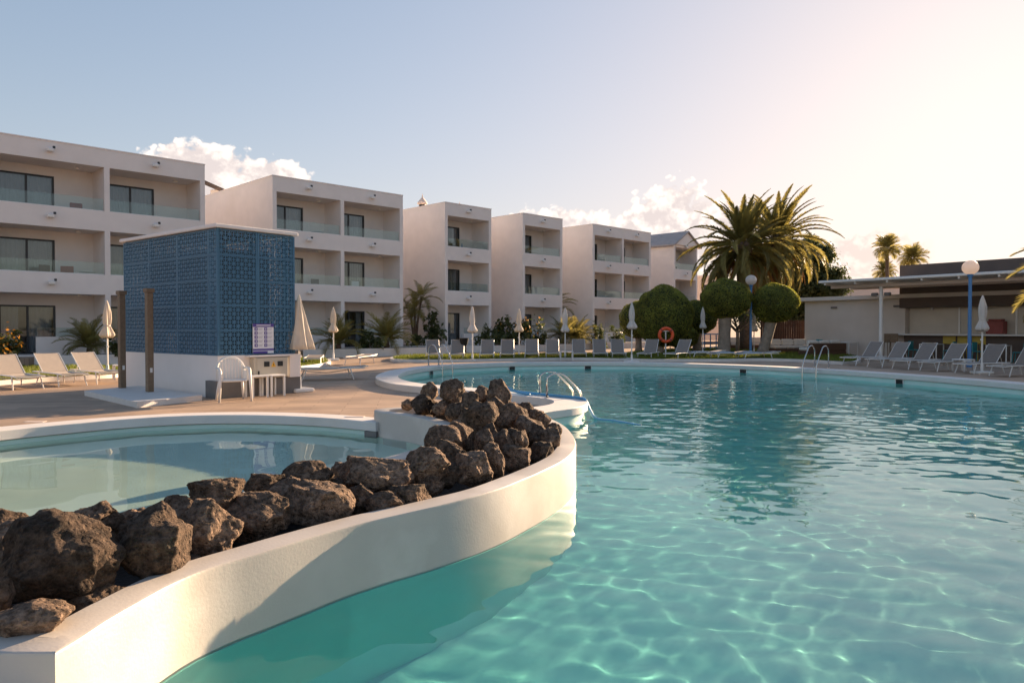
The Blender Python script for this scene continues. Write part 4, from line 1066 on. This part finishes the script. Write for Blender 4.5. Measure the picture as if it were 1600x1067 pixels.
# ------------------------------------------------------------------ plants
def frond_mesh(name, L_, droop, nl, ll, width, mt, seed, stiff=.35, vee=.5):
    rr = random.Random(seed); m = MB(); n = 16; pts = []; p = Vector((0,0,0)); a = 0.0
    for i in range(n + 1):
        t = i / n; pts.append(p.copy()); a = -droop * (t ** 1.4); p = p + Vector((math.cos(a), 0, math.sin(a))) * (L_ / n)
    m.tube(pts, [.028 * L_/4 * (1 - .85 * i / n) + .004 for i in range(n + 1)], 4)
    for i in range(nl):
        t = .12 + .88 * (i + .5) / nl; f = t * n; k = min(int(f), n - 1); q = pts[k].lerp(pts[k+1], f - k); d = (pts[k+1] - pts[k]).normalized()
        up = Vector((-d.z, 0, d.x)); l = ll * (math.sin(math.pi * min(1, .18 + .80 * t)) ** .7) * rr.uniform(.85, 1.1)
        for s in (-1, 1):
            dr = (Vector((0, s, 0)) * (1 - stiff * t) + d * (.55 + .5 * t) + up * (vee - .35 * rr.random())).normalized()
            mid = q + dr * l * .55; tip = q + dr * l + Vector((0, 0, -.16 * l))
            wv = d * width
            m.add([q - wv * .5, q + wv * .5, mid + wv * .55, mid - wv * .55, tip], [(0, 1, 2, 3), (3, 2, 4)])
    o = m.build(name, mt, fix=False); me = o.data; bpy.data.objects.remove(o); return me
def add_fronds(T, top, meshes, n, el0, el1, seed, s0=.9, s1=1.1, r0=.1, power=1.0, az0=None):
    rr = random.Random(seed); k = len(meshes)
    for i in range(n):
        t = (i + .5) / n; el = el0 + (el1 - el0) * t ** power + rr.uniform(-.1, .1); az = i * 2.39996 + rr.uniform(-.25, .25)
        if az0 is not None: az = az0[0] + (az0[1] - az0[0]) * rr.random()
        me = meshes[min(k - 1, int(t * k))]; o = bpy.data.objects.new('frond', me); COL.objects.link(o); o.parent = T
        s = rr.uniform(s0, s1)
        Mx = Matrix.Translation(Vector(top) + Vector((math.cos(az), math.sin(az), 0)) * r0 * math.cos(el) + Vector((0, 0, r0 * math.sin(el)))) @ Matrix.Rotation(az, 4, 'Z') @ Matrix.Rotation(-el, 4, 'Y') @ Matrix.Rotation(rr.uniform(-.5, .5), 4, 'X') @ Matrix.Scale(s, 4)
        o.matrix_local = Mx
DATE = [frond_mesh('date_frond', 4.2, .75, 74, .52, .075, m_palm, 1), frond_mesh('date_frond', 4.4, 1.25, 74, .52, .075, m_palm, 2), frond_mesh('date_frond', 4.5, 1.6, 74, .52, .075, m_palm, 3), frond_mesh('date_frond', 4.2, 1.3, 70, .52, .075, m_palm, 4)]
DATEDRY = [frond_mesh('date_frond_dry', 3.6, .9, 60, .45, .075, m_palmdry, 5)]
def date_palm(label, px, py, Y, seed, n=64, s=1.0, lean=.3):
    c = atY(px, py, Y); t = thing('date_palm', label, 'palm tree', (c.x, c.y, 0), 0, 'date palms'); h = c.z
    rr = random.Random(seed); path = [(lean * (k/8 - 1) ** 2, 0, h * k / 8) for k in range(9)]
    MB().tube(path, [.42, .36, .33, .32, .32, .33, .36, .42, .38], 14).build('trunk', m_trunk, t, smooth=True)
    MB().lathe([(.3, h - .9), (.55, h - .45), (.6, h - .1), (.4, h + .3), (.05, h + .6)], 14).build('crown_shaft', m_trunk, t, smooth=True)
    add_fronds(t, (0, 0, h), DATE, n, R(82), R(-48), seed, .85 * s, 1.08 * s, .35, .85)
    add_fronds(t, (0, 0, h - .3), DATEDRY, 14, R(-30), R(-62), seed + 1, .7 * s, .95 * s, .35)
    return t
date_palm('shaggy date palm beside the gabled block', 1160, 388, 46, 11, 95, .86)
date_palm('taller date palm behind the blue lamp post', 1214, 378, 49.5, 12, 105, .90)
FAN = [frond_mesh('fan_frond', 1.5, .4, 12, .8, .10, m_palm, 21, .2), frond_mesh('fan_frond', 1.5, 1.1, 12, .8, .10, m_palm, 22, .2)]
def fan_palm(label, px, py, Y, seed, s=1.0):
    c = atY(px, py, Y); t = thing('fan_palm', label, 'palm tree', (c.x, c.y, 0), 0, 'far palms')
    MB().tube([(0,0,0),(.1,0,c.z*.5),(0,0,c.z)], [.28, .22, .2], 10).build('trunk', m_trunk, t, smooth=True)
    add_fronds(t, (0, 0, c.z), FAN, 34, R(80), R(-35), seed, s*.9, s*1.15, .1)
fan_palm('tallest far palm rising above the bar canopy', 1386, 388, 92, 31, 1.15); fan_palm('far palm peeping over the dark bar fascia', 1426, 404, 92, 32, 1.15); fan_palm('low far palm crown below the tallest one', 1382, 424, 98, 33, 1.0)
EDGE = [frond_mesh('edge_frond', 3.2, 1.25, 50, .55, .05, m_palm, 41), frond_mesh('edge_frond', 3.2, 1.5, 50, .55, .05, m_palm, 42)]
c = atY(1782, 424, 20); t = thing('garden_palm', 'palm with yellow lit hanging frond before the bar roof', 'palm tree', (c.x, c.y, 0))
MB().tube([(0,0,0),(.05,0,c.z*.5),(0,0,c.z)], [.22, .18, .18], 12).build('trunk', m_trunk, t, smooth=True)
add_fronds(t, (0, 0, c.z), EDGE, 26, R(38), R(-8), 43, .9, 1.05, .1)
SM = [frond_mesh('small_frond', 1.15, .8, 22, .30, .03, m_palm, 51), frond_mesh('small_frond', 1.2, 1.3, 22, .32, .03, m_palm, 52), frond_mesh('small_frond', 1.15, 1.8, 22, .30, .03, m_palm, 53)]
def small_palm(label, loc, seed, s=1.0, n=26, stem=.25):
    t = thing('small_palm', label, 'palm', loc, 0, 'small palms')
    MB().tube([(0,0,-.05),(0,0,stem)], [.12*s, .09*s], 8).build('stem', m_trunk, t)
    add_fronds(t, (0, 0, stem), SM, n, R(84), R(8), seed, .8*s, 1.15*s, .05)
def fz(s, d, z=.40): p = fpt(s, d); return (p.x, p.y, z)
p = gnd(140, 553, .40); small_palm('small bushy palm in the gravel bed behind the tan loungers', p, 61, 1.25, 34)
small_palm('small palm behind the parasol before the two bay block', fz(2.3, -2.5), 62, 1.4, 30); small_palm('small palm in the gravel bed beside the right pillar of the two bay block', fz(5.3, -2.5), 63, 1.5, 34, .35)
small_palm('small palm with arching fronds behind the far loungers', fz(19.6, -2.8), 64, 1.5, 20, .4); small_palm('dense dark small palm before a narrow block', fz(21.0, -2.7), 65, 1.5, 40, .3)
t = thing('leaning_palm', 'tall leaning multi stemmed palm between two blocks', 'palm', fz(9.5, .5))
for k, (dx, h) in enumerate(((.0, 2.2), (.25, 2.9), (-.15, 1.6))):
    MB().tube([(dx*.2, 0, -.1), (dx*.7, 0, h*.5), (dx*1.6, .1, h)], [.09, .07, .06], 8).build('stem', m_trunk, t, smooth=True)
    add_fronds(t, (dx*1.6, .1, h), SM[:2], 12, R(85), R(-10), 70 + k, 1.0, 1.5, .05)
t = thing('gap_palm', 'palm arching out of the gap beside the narrow block', 'palm', fz(23.6, 2.0, .3))
MB().tube([(0,0,0),(.1,0,2.6)], [.14, .10], 8).build('stem', m_trunk, t); add_fronds(t, (.1, 0, 2.6), SM[1:], 18, R(70), R(0), 75, 1.6, 2.0, .05)

def leaf_quads(rs, C, Nrm, size, jit=.8):
    n = len(C); d = rs.normal(size=(n, 3)); Nn = Nrm + d * jit; Nn /= np.linalg.norm(Nn, axis=1)[:, None]
    a = np.cross(Nn, rs.normal(size=(n, 3))); a /= np.linalg.norm(a, axis=1)[:, None]; b = np.cross(Nn, a)
    s = (size * rs.uniform(.6, 1.3, n))[:, None]
    v = np.stack([C - a*s*.5, C + b*s*.28, C + a*s*.6, C - b*s*.28], 1).reshape(-1, 3)
    m = MB(); m.v = v.tolist(); m.f = [(4*i, 4*i+1, 4*i+2, 4*i+3) for i in range(n)]; return m
def ball_tree(label, px, py, rx, rz_, Y, trunk, seed, nleaf=14000, size=.085, base=None):
    c = atY(px, py, Y); k = Y / F; ax, az_ = rx * k, rz_ * k; t = thing('clipped_tree', label, 'tree', (c.x, c.y, 0), 0, 'clipped ball trees')
    rs = np.random.RandomState(seed)
    d = rs.normal(size=(nleaf, 3)); d /= np.linalg.norm(d, axis=1)[:, None]
    und = 1 + .035 * np.sin(d[:, 0]*5 + seed) * np.cos(d[:, 1]*4) + .025 * np.sin(d[:, 2]*9 + d[:, 0]*7)
    sh = np.where(d[:, 2] < -.45, -.45 + (d[:, 2] + .45) * .97, d[:, 2])
    r = und * (1 - rs.exponential(.022, nleaf))
    C = np.stack([d[:, 0]*ax*r, d[:, 1]*ax*r, sh*az_*r + c.z], 1)
    leaf_quads(rs, C, d, size, .9).build('crown', m_top, t, fix=False)
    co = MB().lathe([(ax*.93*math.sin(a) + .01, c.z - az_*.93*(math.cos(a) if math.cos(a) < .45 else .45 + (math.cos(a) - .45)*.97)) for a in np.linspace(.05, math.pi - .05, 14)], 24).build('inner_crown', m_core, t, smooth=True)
    if trunk:
        bx = (trunk[0] - px) * k
        MB().tube([(bx, 0, -.05), (bx*.85, 0, .3), (bx*.5 , .02, c.z*.4), (bx*.25, 0, c.z*.7), (bx*.1, 0, c.z)], [trunk[1]*1.3, trunk[1], trunk[1]*.92, trunk[1]*1.05, trunk[1]*.8], 14).build('trunk', m_bark, t, smooth=True)
        for s in (-1, 1): MB().tube([(bx*.3, 0, c.z*.6), (s*ax*.35, s*.2, c.z - az_*.35), (s*ax*.5, s*.3, c.z)], [trunk[1]*.7, trunk[1]*.45, trunk[1]*.2], 10).build('limb', m_bark, t, smooth=True)
ball_tree('biggest clipped ball tree behind the orange lifebuoy', 1037, 494, 46, 48, 40, (1030, .22), 1, 22000)
ball_tree('clipped ball tree on a thick pale trunk left of the lamp post', 1134, 467, 39, 31, 39.5, (1131, .34), 2)
ball_tree('clipped ball tree on a slanting trunk right of the lamp post', 1211, 474, 36, 31, 39.5, (1190, .29), 3)
ball_tree('darker clipped ball tree behind the biggest ball', 1090, 496, 30, 27, 44, (1090, .26), 4, 9000)
ball_tree('low dark clipped ball beside the biggest ball', 1066, 526, 25, 18, 43, None, 5, 8000)
ball_tree('dark clipped ball half hidden left of the biggest ball', 998, 500, 30, 30, 45, (998, .2), 6, 7000)
t = thing('branching_shrub', 'bare branching shrub between the two pale trunks', 'shrub', gnd(1152, 551, .08), 0)
rr = random.Random(3)
MB().tube([(0,0,0),(.02,0,.7),(.0,0,1.3)], [.13, .10, .09], 8).build('trunk', m_bark, t, smooth=True)
for k in range(11):
    a = k * 2.4; l = rr.uniform(.7, 1.2); MB().tube([(0, 0, 1.1 + .03*k), (math.cos(a)*l*.5, math.sin(a)*l*.4, 1.5 + .05*k), (math.cos(a)*l, math.sin(a)*l*.8, 1.75 + .07*k)], [.05, .035, .015], 6).build('branch', m_bark, t, smooth=True)
rs = np.random.RandomState(9); C = rs.normal(size=(1500, 3)) * (.55, .5, .22) + (0, 0, 2.1); leaf_quads(rs, C, rs.normal(size=(1500, 3)), .1).build('foliage', m_leafd, t, fix=False)

def leafy_tree(label, lobes, size, nl, seed, trunk):
    t = thing('leafy_tree', label, 'tree', trunk, 0); rs = np.random.RandomState(seed); allC = []; allN = []
    for (px, py, rx, rz_, Y) in lobes:
        c = atY(px, py, Y); k = Y / F; n = int(nl * rx * rz_ / 900)
        # clumps of leaves through the lobe
        cc = rs.normal(size=(60, 3)); cc /= np.linalg.norm(cc, axis=1)[:, None]; cc *= rs.uniform(.45, 1.0, 60)[:, None]
        pick = rs.randint(0, 60, n); q = cc[pick] + rs.normal(size=(n, 3)) * .13
        allC.append(q * (rx*k, rx*k*.8, rz_*k) + np.array((c.x - trunk[0], c.y - trunk[1], c.z - trunk[2]))); allN.append(q + (0, 0, .5))
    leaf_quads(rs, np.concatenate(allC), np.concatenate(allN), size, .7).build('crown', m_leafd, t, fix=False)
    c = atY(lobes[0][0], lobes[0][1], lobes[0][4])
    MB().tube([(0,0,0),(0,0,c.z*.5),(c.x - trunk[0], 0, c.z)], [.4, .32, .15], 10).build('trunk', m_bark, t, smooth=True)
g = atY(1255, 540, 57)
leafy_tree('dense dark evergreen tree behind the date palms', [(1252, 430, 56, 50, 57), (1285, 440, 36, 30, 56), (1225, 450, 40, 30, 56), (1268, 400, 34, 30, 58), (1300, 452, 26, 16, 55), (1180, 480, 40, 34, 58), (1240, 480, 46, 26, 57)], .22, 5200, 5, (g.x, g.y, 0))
def bush(label, loc, w, h, n, size, seed, mt=m_leafd, flowers=0):
    t = thing('bush', label, 'bush', loc, 0, 'garden bushes'); rs = np.random.RandomState(seed)
    cc = rs.normal(size=(16, 3)) * (.45, .4, .32); cc[:, 2] = np.abs(cc[:, 2]) + .12
    q = cc[rs.randint(0, 16, n)] + rs.normal(size=(n, 3)) * .13; q[:, 2] = np.clip(q[:, 2], .02, 1.1)
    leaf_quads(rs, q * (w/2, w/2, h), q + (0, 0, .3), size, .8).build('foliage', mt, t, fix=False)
    for k in range(4):
        e = cc[k] * (w/2, w/2, h); MB().tube([(0, 0, -.02), (e[0]*.6, e[1]*.6, e[2]*.6), tuple(e)], [.03, .02, .01], 5).build('stem', m_bark, t)
    if flowers:
        q = cc[rs.randint(0, 16, flowers)] + rs.normal(size=(flowers, 3)) * .16; q[:, 2] = np.abs(q[:, 2]) + .1
        leaf_quads(rs, q * (w/2, w/2, h), q, size * 1.1, .8).build('blossom', m_flow, t, fix=False)
bush('low green bush in the gravel bed between two small palms', fz(4.0, -2.9), 1.6, .9, 900, .16, 1)
bush('two tiered shrub in the gap beside the leaning palm', fz(10.75, .1), 1.5, 1.9, 700, .24, 2)
bush('low shrub before the narrow block by the ash bin', fz(13.0, -2.5), 1.8, 1.2, 800, .2, 3)
bush('large bush with orange and yellow blossom behind a parasol', fz(15.3, -2.8), 2.6, 1.9, 1800, .2, 4, flowers=90)
bush('broad leaved shrub beside the blossoming bush', fz(14.1, -2.6), 1.8, 1.7, 900, .26, 5)
bush('low shrub in the gravel bed behind far loungers', fz(16.9, -3.0), 1.3, .9, 500, .2, 6)
bush('dark upright clipped shrub before the block by the clipped trees', fz(22.2, -3.8, .1), 1.0, 1.7, 2600, .1, 7)
bush('small shrub at the foot of the two bay block behind the clipped trees', fz(25.2, -3.0), 1.3, 1.1, 500, .18, 8)
bush('yellow blossoming bush at the left lawn end', gnd(4, 566, .3), 1.3, 1.0, 900, .14, 9, flowers=110)
bush('dark leafy shrub beside the back shower post', gnd(188, 556, .35), 1.2, 1.0, 800, .16, 10)
bush('shrub under the tall leaning palm', fz(9.0, -.4), 1.0, .8, 400, .2, 11)
